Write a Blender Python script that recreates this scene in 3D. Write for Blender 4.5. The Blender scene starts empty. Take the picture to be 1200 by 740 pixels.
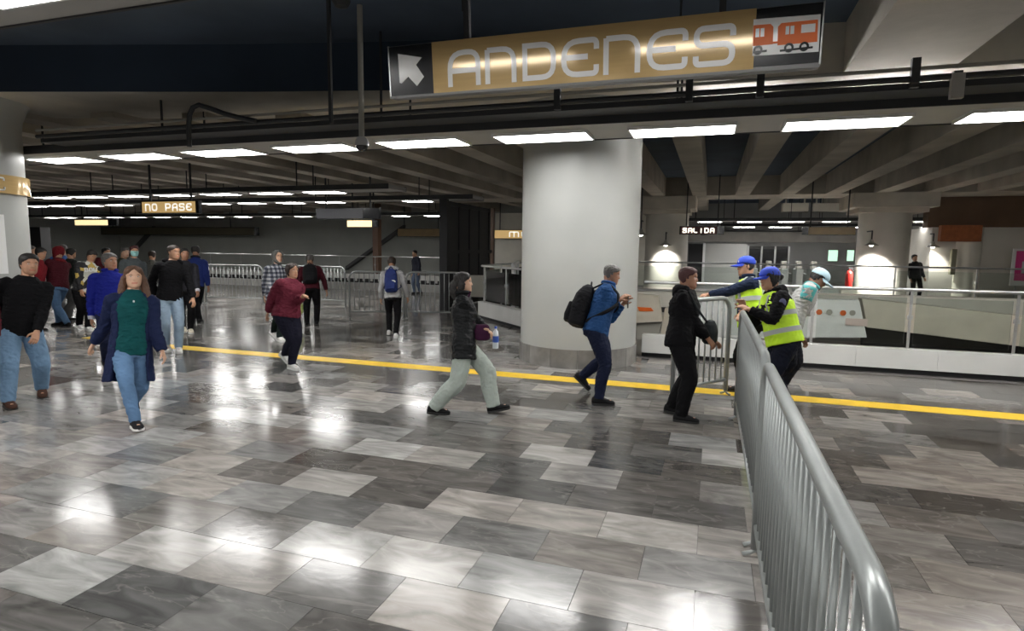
import bpy, bmesh, math, random
import numpy as np
from mathutils import Vector, Matrix, noise as mnoise
random.seed(7)
SC = bpy.context.scene
COL = SC.collection
PI = math.pi
R = math.radians
# ------------------------------------------------------------------ camera
CAM_H = 1.80; FOC = 700.0
YAW, PITCH, ROLL = R(18.34), R(6.51), R(0.726)
def cam_axes():
    cy, sy, cp, sp = math.cos(YAW), math.sin(YAW), math.cos(PITCH), math.sin(PITCH)
    f = Vector((-sy*cp, cy*cp, -sp)); r = Vector((cy, sy, 0)); u = r.cross(f)
    cr, sr = math.cos(ROLL), math.sin(ROLL)
    return r*cr + u*sr, -r*sr + u*cr, f
CR, CU, CF = cam_axes()
cam = bpy.data.objects.new('camera', bpy.data.cameras.new('camera'))
COL.objects.link(cam)
cam.matrix_world = Matrix(((CR.x, CU.x, -CF.x, 0), (CR.y, CU.y, -CF.y, 0), (CR.z, CU.z, -CF.z, CAM_H), (0, 0, 0, 1)))
cam.data.sensor_fit = 'HORIZONTAL'; cam.data.sensor_width = 36.0
cam.data.lens = 36.0*FOC/1200.0
cam.data.clip_start = 0.05; cam.data.clip_end = 200
SC.camera = cam
# ------------------------------------------------------------------ world, exposure
w = bpy.data.worlds.new('world'); SC.world = w; w.use_nodes = True
w.node_tree.nodes['Background'].inputs[0].default_value = (0.5, 0.55, 0.6, 1)
w.node_tree.nodes['Background'].inputs[1].default_value = 0.02
SC.view_settings.view_transform = 'Standard'; SC.view_settings.look = 'None'
SC.view_settings.gamma = 1.0; SC.view_settings.use_curve_mapping = False
SC.view_settings.exposure = 0.0
LAMP = 19.0            # emission of the fluorescent panels
# ------------------------------------------------------------------ pixel -> place helpers (1200x740 frame)
EYE = Vector((0, 0, CAM_H))
def ray(x, y): return CR*(x-600) - CU*(y-370) + CF*FOC
def at_z(x, y, z=0.0):
    d = ray(x, y); return EYE + d*((z-CAM_H)/d.z)
def at_y(x, y, Y):
    d = ray(x, y); return EYE + d*(Y/d.y)
# ------------------------------------------------------------------ materials
MATS = {}
def nmat(name, col, rough=0.6, metal=0.0, var=0.0, scale=6.0, bump=0.0, bscale=40.0, emit=None, spec=0.5, objcol=False, attr=None, stretch=None, coat=0.0):
    if name in MATS: return MATS[name]
    m = bpy.data.materials.new(name); m.use_nodes = True
    nt = m.node_tree; b = nt.nodes['Principled BSDF']; L = nt.links
    b.inputs['Base Color'].default_value = (*col, 1); b.inputs['Roughness'].default_value = rough
    b.inputs['Metallic'].default_value = metal; b.inputs['Specular IOR Level'].default_value = spec
    b.inputs['Coat Weight'].default_value = coat
    tc = nt.nodes.new('ShaderNodeTexCoord')
    src = tc.outputs['Object']
    if stretch:
        mp = nt.nodes.new('ShaderNodeMapping'); mp.inputs['Scale'].default_value = stretch
        L.new(src, mp.inputs[0]); src = mp.outputs[0]
    base = None
    if objcol:
        oi = nt.nodes.new('ShaderNodeObjectInfo'); base = oi.outputs['Color']
    if attr:
        at = nt.nodes.new('ShaderNodeAttribute'); at.attribute_name = attr; base = at.outputs['Color']
    if var > 0:
        n = nt.nodes.new('ShaderNodeTexNoise'); n.inputs['Scale'].default_value = scale; n.inputs['Detail'].default_value = 6
        L.new(src, n.inputs['Vector'])
        rp = nt.nodes.new('ShaderNodeMapRange'); rp.inputs[1].default_value = 0.3; rp.inputs[2].default_value = 0.7
        rp.inputs[3].default_value = 1-var; rp.inputs[4].default_value = 1+var
        L.new(n.outputs[0], rp.inputs[0])
        mx = nt.nodes.new('ShaderNodeMix'); mx.data_type = 'RGBA'; mx.blend_type = 'MULTIPLY'; mx.inputs[0].default_value = 1
        if base: L.new(base, mx.inputs[6])
        else: mx.inputs[6].default_value = (*col, 1)
        L.new(rp.outputs[0], mx.inputs[7]); L.new(mx.outputs[2], b.inputs['Base Color'])
    elif base: L.new(base, b.inputs['Base Color'])
    if bump > 0:
        n2 = nt.nodes.new('ShaderNodeTexNoise'); n2.inputs['Scale'].default_value = bscale; n2.inputs['Detail'].default_value = 4
        L.new(src, n2.inputs['Vector'])
        bp = nt.nodes.new('ShaderNodeBump'); bp.inputs['Strength'].default_value = bump; bp.inputs['Distance'].default_value = 0.01
        L.new(n2.outputs[0], bp.inputs['Height']); L.new(bp.outputs[0], b.inputs['Normal'])
    if emit:
        b.inputs['Emission Color'].default_value = (*emit[0], 1); b.inputs['Emission Strength'].default_value = emit[1]
    MATS[name] = m; return m
def glassmat():
    m = bpy.data.materials.new('railing_glass'); m.use_nodes = True; nt = m.node_tree; nt.nodes.clear()
    o = nt.nodes.new('ShaderNodeOutputMaterial'); t = nt.nodes.new('ShaderNodeBsdfTransparent'); g = nt.nodes.new('ShaderNodeBsdfGlossy')
    t.inputs[0].default_value = (.86, .89, .87, 1); g.inputs['Roughness'].default_value = .04
    fr = nt.nodes.new('ShaderNodeFresnel'); fr.inputs[0].default_value = 1.45
    mx = nt.nodes.new('ShaderNodeMixShader'); nt.links.new(fr.outputs[0], mx.inputs[0])
    nt.links.new(t.outputs[0], mx.inputs[1]); nt.links.new(g.outputs[0], mx.inputs[2]); nt.links.new(mx.outputs[0], o.inputs[0])
    return m
def tilemat(name, attr=None):
    m = bpy.data.materials.new(name); m.use_nodes = True; nt = m.node_tree; L = nt.links; b = nt.nodes['Principled BSDF']
    g = nt.nodes.new('ShaderNodeNewGeometry')
    if attr:
        a = nt.nodes.new('ShaderNodeAttribute'); a.attribute_name = attr; base = a.outputs['Color']
    else:
        a = nt.nodes.new('ShaderNodeObjectInfo'); base = a.outputs['Color']
    n1 = nt.nodes.new('ShaderNodeTexNoise'); n1.inputs['Scale'].default_value = 2.6; n1.inputs['Detail'].default_value = 8; n1.inputs['Distortion'].default_value = 1.6
    mp = nt.nodes.new('ShaderNodeMapping'); mp.inputs['Rotation'].default_value = (0, 0, .5); mp.inputs['Scale'].default_value = (.8, 2.6, 1)
    # shift the pattern from tile to tile by the tile's tone, so veins stop at the joints
    sc = nt.nodes.new('ShaderNodeVectorMath'); sc.operation = 'SCALE'; sc.inputs['Scale'].default_value = 97.0
    ad = nt.nodes.new('ShaderNodeVectorMath'); ad.operation = 'ADD'
    L.new(base, sc.inputs[0]); L.new(g.outputs['Position'], ad.inputs[0]); L.new(sc.outputs[0], ad.inputs[1])
    L.new(ad.outputs[0], mp.inputs[0]); L.new(mp.outputs[0], n1.inputs['Vector'])
    rp = nt.nodes.new('ShaderNodeMapRange'); rp.inputs[1].default_value = .25; rp.inputs[2].default_value = .75; rp.inputs[3].default_value = .55; rp.inputs[4].default_value = 1.5
    L.new(n1.outputs[0], rp.inputs[0])
    mx = nt.nodes.new('ShaderNodeMix'); mx.data_type = 'RGBA'; mx.blend_type = 'MULTIPLY'; mx.inputs[0].default_value = 1
    L.new(base, mx.inputs[6]); L.new(rp.outputs[0], mx.inputs[7])
    # thin pale veins
    n2 = nt.nodes.new('ShaderNodeTexNoise'); n2.inputs['Scale'].default_value = 2.0; n2.inputs['Detail'].default_value = 4; n2.inputs['Distortion'].default_value = .8
    L.new(mp.outputs[0], n2.inputs['Vector'])
    vr = nt.nodes.new('ShaderNodeValToRGB'); e = vr.color_ramp.elements
    e[0].position = .485; e[0].color = (0, 0, 0, 1); e[1].position = .5; e[1].color = (1, 1, 1, 1); x = e.new(.515); x.color = (0, 0, 0, 1)
    L.new(n2.outputs[0], vr.inputs[0])
    mv = nt.nodes.new('ShaderNodeMath'); mv.operation = 'MULTIPLY'; mv.inputs[1].default_value = .13; L.new(vr.outputs[0], mv.inputs[0])
    m2 = nt.nodes.new('ShaderNodeMix'); m2.data_type = 'RGBA'; L.new(mv.outputs[0], m2.inputs[0]); L.new(mx.outputs[2], m2.inputs[6]); m2.inputs[7].default_value = (.5, .47, .43, 1)
    L.new(m2.outputs[2], b.inputs['Base Color'])
    # polish: worn roughness and slight waviness
    n3 = nt.nodes.new('ShaderNodeTexNoise'); n3.inputs['Scale'].default_value = 1.3; n3.inputs['Detail'].default_value = 5
    L.new(g.outputs['Position'], n3.inputs['Vector'])
    rr = nt.nodes.new('ShaderNodeMapRange'); rr.inputs[1].default_value = .3; rr.inputs[2].default_value = .7; rr.inputs[3].default_value = .085; rr.inputs[4].default_value = .22
    L.new(n3.outputs[0], rr.inputs[0]); L.new(rr.outputs[0], b.inputs['Roughness'])
    n4 = nt.nodes.new('ShaderNodeTexNoise'); n4.inputs['Scale'].default_value = 14; n4.inputs['Detail'].default_value = 3
    L.new(g.outputs['Position'], n4.inputs['Vector'])
    bp = nt.nodes.new('ShaderNodeBump'); bp.inputs['Strength'].default_value = .06; bp.inputs['Distance'].default_value = .01
    L.new(n4.outputs[0], bp.inputs['Height']); L.new(bp.outputs[0], b.inputs['Normal'])
    b.inputs['Specular IOR Level'].default_value = .45
    MATS[name] = m; return m
M = {}
M['tile'] = tilemat('marble_tile'); M['tile_far'] = tilemat('marble_tile_far', 'Col')
M['grout'] = nmat('grout', (.10, .095, .09), .8)
M['concrete'] = nmat('concrete', (.50, .455, .385), .85, var=.18, scale=1.2, bump=.25, bscale=18)
M['concrete_dark'] = nmat('concrete_dark', (.17, .16, .145), .9, var=.2, scale=1.5, bump=.2, bscale=18)
M['slab'] = nmat('slab_blue', (.075, .10, .14), .9, var=.2, scale=.7)  # bluish haze of the ceiling void put into the slab colour
M['column'] = nmat('column_paint', (.40, .41, .395), .38, var=.05, scale=1.2, bump=.04, bscale=6)
M['column_warm'] = nmat('column_warm', (.55, .53, .48), .6, var=.08, scale=1.5)
M['skirt'] = nmat('skirt_marble', (.27, .25, .235), .3, objcol=True, var=.3, scale=4)
M['strip'] = nmat('light_strip', (.40, .39, .37), .55, var=.06, scale=2)
M['tray'] = nmat('tray_dark', (.035, .037, .04), .6)
M['pipe'] = nmat('pipe_grey', (.34, .33, .29), .5)
M['lamp'] = nmat('lamp_panel', (.9, .9, .9), .4, emit=((1.0, .985, .96), LAMP))
M['frame'] = nmat('lamp_frame', (.75, .75, .73), .4)
M['gold'] = nmat('sign_gold', (.60, .42, .19), .09, metal=.1, var=.06, scale=3, stretch=(1, 1, 12))
M['gold_dim'] = nmat('sign_gold_dim', (.40, .27, .12), .35, var=.1, scale=3)
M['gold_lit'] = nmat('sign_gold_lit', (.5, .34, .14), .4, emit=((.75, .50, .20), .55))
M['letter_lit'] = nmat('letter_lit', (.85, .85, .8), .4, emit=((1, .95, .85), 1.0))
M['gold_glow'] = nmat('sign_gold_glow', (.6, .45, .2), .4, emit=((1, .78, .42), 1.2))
M['lamp_far'] = nmat('lamp_panel_far', (.9, .9, .9), .4, emit=((1.0, .985, .96), LAMP*1.6))
M['tube'] = nmat('fill_tube', (.9, .9, .9), .4, emit=((1.0, .985, .96), 150.0))  # glow of the added stairwell fill lights
M['white'] = nmat('white_paint', (.80, .80, .80), .35)
M['signwhite'] = nmat('letter_white', (.9, .9, .89), .12)
M['black'] = nmat('black_panel', (.012, .013, .016), .2)
M['blackmatt'] = nmat('black_matt', (.012, .012, .014), .7)
M['orange'] = nmat('orange_print', (.80, .16, .025), .35)
M['metal'] = nmat('steel_brushed', (.62, .63, .63), .3, metal=.85, var=.06, scale=20)
M['galv'] = nmat('barrier_paint', (.29, .31, .305), .32, metal=.35, var=.1, scale=5, bump=.05, bscale=30)
M['plinth'] = nmat('plinth_white', (.64, .64, .62), .4, var=.06, scale=2)
M['beige'] = nmat('beige_panel', (.62, .57, .47), .6, var=.1, scale=2)
M['ivory'] = nmat('ivory', (.80, .77, .68), .55, var=.06, scale=2)
M['whitepanel'] = nmat('white_panel', (.84, .85, .83), .3, var=.04)
M['wallgrey'] = nmat('wall_grey', (.46, .475, .44), .6, var=.08, scale=.6)
M['wallwarm'] = nmat('wall_warm', (.64, .61, .55), .6, var=.08, scale=.6)
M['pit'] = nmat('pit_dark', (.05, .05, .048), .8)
M['brown'] = nmat('brown_post', (.10, .055, .035), .5)
M['yellow'] = nmat('yellow_line', (.72, .47, .035), .45, var=.12, scale=5)
M['glass'] = glassmat()
M['pink'] = nmat('pink_print', (.75, .06, .28), .5)
M['red'] = nmat('red_paint', (.6, .03, .025), .35)
M['saliday'] = nmat('salida_letters', (.9, .85, .7), .4, emit=((1, .9, .75), 2.2))
M['screen'] = nmat('lit_window', (.4, .6, .5), .4, emit=((.55, .85, .65), 1.2))
M['bulb'] = nmat('bulb', (1, 1, 1), .3, emit=((1, .95, .85), 25))
# ------------------------------------------------------------------ mesh builder
class MB:
    def __init__(s): s.v = []; s.f = []
    def box(s, x0, x1, y0, y1, z0, z1):
        b = len(s.v)
        s.v += [(x, y, z) for z in (z0, z1) for y in (y0, y1) for x in (x0, x1)]
        s.f += [tuple(b+i for i in q) for q in ((0, 2, 3, 1), (4, 5, 7, 6), (0, 1, 5, 4), (2, 6, 7, 3), (0, 4, 6, 2), (1, 3, 7, 5))]
        return s
    def prism(s, poly, z0, z1):            # polygon in XY, extruded in Z
        b = len(s.v); n = len(poly)
        s.v += [(p[0], p[1], z0) for p in poly] + [(p[0], p[1], z1) for p in poly]
        s.f.append(tuple(b+i for i in reversed(range(n)))); s.f.append(tuple(b+n+i for i in range(n)))
        for i in range(n): j = (i+1) % n; s.f.append((b+i, b+j, b+n+j, b+n+i))
        return s
    def prism_xz(s, poly, y0, y1):         # polygon in XZ, extruded in Y
        b = len(s.v); n = len(poly)
        s.v += [(p[0], y0, p[1]) for p in poly] + [(p[0], y1, p[1]) for p in poly]
        s.f.append(tuple(b+i for i in range(n))); s.f.append(tuple(b+n+i for i in reversed(range(n))))
        for i in range(n): j = (i+1) % n; s.f.append((b+j, b+i, b+n+i, b+n+j))
        return s
    def tube(s, pts, r, n=10, closed=False, flat=None):
        pts = [Vector(p) for p in pts]; k = len(pts); b = len(s.v)
        rr = r if isinstance(r, (list, tuple)) else [r]*k
        up = None
        for i, p in enumerate(pts):
            a = pts[i-1] if (i > 0 or closed) else p; c = pts[(i+1) % k] if (i < k-1 or closed) else p
            t = (c-a).normalized()
            if up is None:
                up = Vector((0, 0, 1)) if abs(t.z) < .9 else Vector((1, 0, 0))
            up = (up - t*up.dot(t))
            if up.length < 1e-5: up = t.orthogonal()
            up.normalize(); sd = t.cross(up)
            for j in range(n):
                a_ = 2*PI*j/n; s.v.append(tuple(p + (sd*math.cos(a_) + up*math.sin(a_)*(flat or 1))*rr[i]))
        seg = k if closed else k-1
        for i in range(seg):
            i2 = (i+1) % k
            for j in range(n):
                j2 = (j+1) % n; s.f.append((b+i*n+j, b+i*n+j2, b+i2*n+j2, b+i2*n+j))
        if not closed:
            s.f.append(tuple(b+j for j in reversed(range(n)))); s.f.append(tuple(b+(k-1)*n+j for j in range(n)))
        return s
    def lathe(s, prof, n=32, c=(0, 0), a0=0, a1=2*PI):
        b = len(s.v); k = len(prof); full = abs(a1-a0-2*PI) < 1e-6; m = n if full else n+1
        for i in range(m):
            a = a0+(a1-a0)*i/n
            for (r, z) in prof: s.v.append((c[0]+r*math.cos(a), c[1]+r*math.sin(a), z))
        for i in range(n):
            i2 = (i+1) % m
            for j in range(k-1): s.f.append((b+i*k+j, b+i2*k+j, b+i2*k+j+1, b+i*k+j+1))
        return s
    def ribbon(s, pts, w, y0, y1, closed=False):   # flat stroke in the XZ plane, thickness y0..y1
        pts = [Vector((p[0], p[1])) for p in pts]; k = len(pts); b = len(s.v); L_ = []; R_ = []
        for i, p in enumerate(pts):
            a = pts[i-1] if (i > 0 or closed) else p; c = pts[(i+1) % k] if (i < k-1 or closed) else p
            d1 = (p-a); d2 = (c-p)
            if d1.length < 1e-9: d1 = d2
            if d2.length < 1e-9: d2 = d1
            d1.normalize(); d2.normalize(); t = (d1+d2).normalized(); nn = Vector((-t.y, t.x))
            q = nn.dot(Vector((-d1.y, d1.x))); m = w/2/max(q, .4)
            L_.append(p+nn*m); R_.append(p-nn*m)
        for p, q in zip(L_, R_): s.v += [(p.x, y0, p.y), (q.x, y0, q.y), (p.x, y1, p.y), (q.x, y1, q.y)]
        for i in range(k if closed else k-1):
            u, v = b+4*i, b+4*((i+1) % k)
            s.f += [(u, u+1, v+1, v), (u+2, v+2, v+3, u+3), (u, v, v+2, u+2), (u+1, u+3, v+3, v+1)]
        if not closed:
            e = b+4*(k-1); s.f += [(b, b+2, b+3, b+1), (e, e+1, e+3, e+2)]
        return s
    def build(s, name, mat, parent=None, label=None, cat=None, group=None, kind=None, smooth=False, loc=None, rz=0, bevel=0):
        me = bpy.data.meshes.new(name); me.from_pydata([tuple(v) for v in s.v], [], s.f); me.update()
        bm = bmesh.new(); bm.from_mesh(me); bmesh.ops.recalc_face_normals(bm, faces=bm.faces)
        if bevel:
            bmesh.ops.bevel(bm, geom=list(bm.edges), offset=bevel, segments=2, affect='EDGES', profile=.6)
        bm.to_mesh(me); bm.free()
        if mat: me.materials.append(mat)
        if smooth:
            me.polygons.foreach_set('use_smooth', [True]*len(me.polygons))
            if smooth != 'all': me.set_sharp_from_angle(angle=R(40))
        o = bpy.data.objects.new(name, me); COL.objects.link(o)
        if parent: o.parent = parent
        if loc is not None: o.location = loc
        if rz: o.rotation_euler.z = rz
        tag(o, label, cat, group, kind); return o
def tag(o, label=None, cat=None, group=None, kind=None):
    if label: o['label'] = label
    if cat: o['category'] = cat
    if group: o['group'] = group
    if kind: o['kind'] = kind
def thing(name, label, cat, loc=(0, 0, 0), rz=0, group=None, kind=None):
    o = bpy.data.objects.new(name, None); COL.objects.link(o); o.location = loc; o.rotation_euler.z = rz
    o.empty_display_size = .1; tag(o, label, cat, group, kind); return o
def copy_tree(o, parent=None):
    c = o.copy(); COL.objects.link(c)
    if parent: c.parent = parent
    for ch in list(o.children): copy_tree(ch, c)
    return c
def arc(cx, cz, r, a0, a1, n=8, rx=None):
    return [(cx+(rx or r)*math.cos(R(a0+(a1-a0)*i/n)), cz+r*math.sin(R(a0+(a1-a0)*i/n))) for i in range(n+1)]
ORD = ['first', 'second', 'third', 'fourth', 'fifth', 'sixth', 'seventh', 'eighth', 'ninth', 'tenth', 'eleventh', 'twelfth', 'thirteenth', 'fourteenth', 'fifteenth', 'sixteenth', 'seventeenth', 'eighteenth', 'nineteenth', 'twentieth']

# ================================================================== STRUCTURE
PITX0, PITY0, PITY1 = -5.6, 10.28, 20.0     # stairwell opening behind the glass railing
XW0, XW1, YW0, YW1 = -44.0, 13.0, -11.0, 35.0
fl = MB()
fl.box(XW0, XW1, YW0, PITY0, -.25, -.012)
fl.box(XW0, PITX0, PITY0, YW1, -.25, -.012)
fl.box(PITX0, XW1, PITY1, YW1, -.25, -.012)
fl.prism([(PITX0, PITY0), (-1.6, PITY0), (PITX0, 14.3)], -.25, -.012)
floor = fl.build('floor', M['grout'], kind='structure')
def in_hole(x, y):
    if y < PITY0 or x < PITX0 or y > PITY1: return False
    return not (x < -1.6 and (y-PITY0) < (14.3-PITY0)*(-1.6-x)/(-1.6-PITX0))
# tones (real differences between the stone slabs), read off at photo pixels
TONES = {'k': .068, 'd': .098, 'm': .145, 'g': .19, 'l': .245, 'w': .30}
OVR = [(150,700,'k'),(30,722,'k'),(60,735,'d'),(100,660,'l'),(60,610,'g'),(20,590,'m'),(10,620,'g'),(150,605,'m'),(90,605,'m'),(230,640,'l'),(300,690,'g'),(370,700,'m'),(330,740,'d'),
 (330,537,'d'),(370,528,'d'),(400,543,'k'),(440,545,'k'),(470,540,'d'),(455,572,'k'),(520,540,'l'),(540,552,'d'),(490,520,'d'),(300,520,'m'),(380,510,'m'),(260,545,'l'),(200,520,'l'),(120,520,'l'),(60,530,'l'),(340,570,'l'),(380,575,'l'),(250,575,'l'),(150,560,'l'),(60,565,'g'),
 (655,530,'w'),(684,557,'l'),(628,546,'k'),(710,537,'k'),(590,560,'d'),(622,574,'k'),(701,585,'k'),(570,520,'d'),(600,510,'m'),(660,507,'d'),(700,508,'d'),(560,500,'m'),(740,560,'d'),(780,570,'d'),(830,590,'d'),(860,610,'d'),(780,545,'k'),(830,550,'k'),(750,590,'d'),(790,600,'d'),(790,520,'l'),(840,522,'l'),(660,487,'g'),(600,480,'l'),(570,475,'l'),(660,455,'l'),(640,465,'m'),
 (540,590,'l'),(600,600,'l'),(660,600,'l'),(740,610,'l'),(790,620,'w'),(840,630,'l'),(640,640,'g'),(700,645,'m'),(790,670,'g'),(850,690,'g'),(850,725,'k'),(680,690,'g'),(620,680,'l'),(750,710,'g'),(560,650,'l'),(450,640,'l'),(480,690,'g'),(520,720,'l'),(420,720,'d'),(640,735,'m'),(700,735,'d'),
 (1000,598,'l'),(1090,560,'l'),(1150,566,'l'),(1040,572,'m'),(1010,568,'d'),(1060,590,'d'),(1120,594,'d'),(1170,600,'k'),(1060,615,'d'),(1120,615,'m'),(1090,640,'l'),(1040,640,'g'),(1150,640,'d'),(1180,650,'d'),(1060,680,'d'),(1030,675,'m'),(1110,690,'g'),(1170,680,'g'),(1070,720,'l'),(1130,730,'g'),(1000,540,'d'),(1040,525,'d'),(1100,535,'m'),(1150,540,'g'),(1000,505,'d'),(1060,505,'m'),(1120,510,'d'),(1180,520,'m'),(1000,482,'l'),(960,500,'m'),
 (500,470,'l'),(465,468,'l'),(390,460,'g'),(320,470,'m'),(260,470,'d'),(300,500,'d'),(230,485,'m'),(440,490,'d'),(480,500,'d')]
TSX, TSY = .60, .40
def cell(x, y):
    r = math.floor((y-3.55)/TSY); off = .3*(r % 2); k = math.floor((x-off)/TSX); return r, k
ovr = {}
for (x, y, t) in OVR:
    p = at_z(x, y, 0); ovr[cell(p.x, p.y)] = TONES[t]
tl = []
rnd = random.Random(3)
for r in range(-9, 45):
    y0 = 3.55+TSY*r
    if y0 > 21: break
    for k in range(-70, 22):
        x0 = .3*(r % 2)+TSX*k
        if x0 < -38 or x0 > 12: continue
        if y0 > 13 and x0 > -4: continue
        if any(in_hole(a, b) for a in (x0, x0+TSX) for b in (y0, y0+TSY)): continue
        cx, cy = x0+.3, y0+.2
        d = Vector((cx, cy, -CAM_H)); zc = d.dot(CF)
        tone = None
        if (r, k) in ovr: tone = ovr[(r, k)]
        else:
            big = mnoise.noise((cx*.22, cy*.35, 1.7))
            t = rnd.random() + big*.35 + (-.12 if cx > .4 else 0.0)
            tone = TONES['k'] if t < .10 else TONES['d'] if t < .3 else TONES['m'] if t < .52 else TONES['g'] if t < .75 else TONES['l'] if t < .97 else TONES['w']
        tone *= rnd.uniform(.9, 1.1); hue = rnd.uniform(-.05, .05)
        if cx > .3: tone *= .78; hue += .05          # slabs beyond the barrier toned browner and darker
        elif cx < -1.2 and cy < 6.5: tone *= 1.15
        colr = (tone*(1.03+hue), tone*.985, tone*(.93-hue*.7), 1)
        vis = 0
        if zc > .3:
            px_ = 600+FOC*d.dot(CR)/zc; py_ = 370-FOC*d.dot(CU)/zc
            if -60 < px_ < 1260 and py_ < 790: vis = 1/zc**3
        tl.append((vis, x0, y0, colr))
tl.sort(key=lambda t: -t[0])
tb = MB().box(.0015, TSX-.0015, .0015, TSY-.0015, -.02, 0)
tile0 = tb.build('tile', M['tile'], floor)
for i, (v, x0, y0, c) in enumerate(tl[:300]):
    o = tile0 if i == 0 else tile0.copy()
    if i: COL.objects.link(o)
    o.parent = floor; o.location = (x0, y0, rnd.uniform(-.0006, .0006)); o.color = c
fb = MB(); cols = []
for (v, x0, y0, c) in tl[300:]:
    b = len(fb.v)
    for (x, y) in ((0, 0), (1, 0), (1, 1), (0, 1)):
        fb.v.append((x0+(x*TSX if 0 else (.0015 if x == 0 else TSX-.0015)), y0+(.0015 if y == 0 else TSY-.0015), 0))
    for q in range(4): fb.v.append((fb.v[b+q][0], fb.v[b+q][1], -.015))
    fb.f += [(b, b+1, b+2, b+3), (b, b+4, b+5, b+1), (b+1, b+5, b+6, b+2), (b+2, b+6, b+7, b+3), (b+3, b+7, b+4, b)]
    cols += [c]*8
me = bpy.data.meshes.new('floor_tiles'); me.from_pydata(fb.v, [], fb.f); me.materials.append(M['tile_far'])
ca = me.color_attributes.new('Col', 'FLOAT_COLOR', 'POINT'); ca.data.foreach_set('color', np.array(cols, dtype=np.float32).ravel())
o = bpy.data.objects.new('floor_tiles', me); COL.objects.link(o); o.parent = floor; o['kind'] = 'stuff'
# far floor beyond the tiles (too far to tell the slabs apart)
ff = MB().box(XW0, -5.7, 21.2, YW1, -.012, -.002); ff.build('floor_screed', nmat('far_floor', (.22, .21, .2), .3, var=.25, scale=1.1), floor)
ff = MB().box(-5.6, XW1, PITY1, YW1, -.012, -.002); ff.build('floor_screed', MATS['far_floor'], floor)
# yellow guide line
yl = MB(); YL = 7.91
yl.box(-9.0, XW1, YL-.15, YL+.15, 0, .003)
yl.prism([(-9.0, YL-.15), (-9.0, YL+.15), (-11.2, YL+.6), (-11.2, YL+.1)], 0, .003)
yl.build('floor_line', M['yellow'], label='long yellow guide line painted across the stone floor', cat='floor marking')
# stairwell pit
pit = MB()
pit.box(PITX0-.02, XW1, PITY0, PITY1, -3.2, -3.0)
pit.build('floor_lower', M['pit'], kind='structure')
pw = MB()
pw.box(-1.6, XW1, PITY0-.12, PITY0, -3, -.25); pw.box(PITX0, XW1, PITY1, PITY1+.12, -3, -.25); pw.box(PITX0-.12, PITX0, 14.3, PITY1, -3, -.25)
pw.prism([(PITX0, 14.3), (-1.6, PITY0), (-1.68, PITY0-.08), (PITX0-.08, 14.22)], -3, -.25)
pw.build('wall_pit', M['wallwarm'], kind='structure')
# walls
MB().box(XW0, -8.0, YW1, YW1+.3, -.2, 4.6).build('wall_back', M['wallgrey'], kind='structure')
MB().box(-8.0, XW1, YW1+3, YW1+3.3, -.2, 4.6).build('wall_far', nmat('wall_far', (.34, .34, .33), .7, var=.1, scale=.6), kind='structure')
MB().box(-8.0, XW1, YW1, YW1+3, -.2, 0).build('floor_far', MATS['far_floor'], kind='structure')
MB().box(-8.15, -8.0, YW1, YW1+3, -.2, 4.6).build('wall_return', M['wallgrey'], kind='structure')
MB().box(XW0-.3, XW0, YW0, YW1, -.2, 4.6).build('wall_left', M['wallgrey'], kind='structure')
MB().box(XW0, XW1, YW0-.3, YW0, -.2, 4.6).build('wall_near', M['wallwarm'], kind='structure')
MB().box(XW1, XW1+.3, YW0, YW1+3, -3.2, 4.6).build('wall_right', M['wallwarm'], kind='structure')
# ceiling: slab, girders, ribs
MB().box(XW0, XW1, YW0, YW1+3.3, 4.55, 4.8).build('ceiling', M['slab'], kind='structure')
K = 12/11.0
near = [(-21.5, 2.1), (-13.0, 4.45), (-9.0, 5.56), (-5.65, 6.49), (-3.9, 6.9), (-1.2, 7.4), (1.28, 7.72), (11.8, 7.72)]
far_ = [(11.8, 8.75), (0.6, 8.75), (-2.2, 8.62), (-4.4, 8.4), (-6.85, 7.86), (-10.9, 6.77), (-15, 5.7), (-22, 3.7)]
poly = [(x*K, y*K) for x, y in near+far_]
g1 = MB().prism(poly, 3.93, 4.55); g1.build('trim_girder_near', nmat('concrete_pale', (.58, .54, .47), .85, var=.15, scale=1.2, bump=.2, bscale=18), kind='structure')
shd = MB()      # added dark blue strips, painted shade over the near face of the girder
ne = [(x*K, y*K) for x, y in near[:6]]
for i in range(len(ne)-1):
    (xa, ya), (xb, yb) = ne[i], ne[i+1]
    shd = MB().prism([(xa, ya), (xb, yb), (xb, yb-.03), (xa, ya-.03)], 3.92, 4.55); shd.build('trim_shade_blue', nmat('shade_blue', (.030, .048, .078), .8, var=.15, scale=.8), kind='structure')
MB().box(1.40, 2.55, YW0, 8.4, 3.94, 4.55).build('trim_beam_wide', M['concrete'], kind='structure')
MB().box(-9.4, -8.3, YW0, 1.9, 3.94, 4.55).build('trim_beam_wide_left', M['concrete'], kind='structure')
MB().box(XW0, XW1, 24.2, 26.2, 3.85, 4.55).build('trim_girder_far', M['concrete'], kind='structure')
for i in range(-26, 9):
    x0 = -.80+1.52*i
    y0 = 9.3 if x0 > -4 else (9.1+(x0+4)*.27)
    y0 = max(y0, 2.5)
    MB().box(x0, x0+.5, y0, 24.3, 3.85, 4.55).build('trim_rib', M['concrete'], kind='structure')
    if i % 2 == 0: MB().box(x0, x0+.5, 26.1, YW1, 3.95, 4.55).build('trim_rib', M['concrete'], kind='structure')

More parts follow.
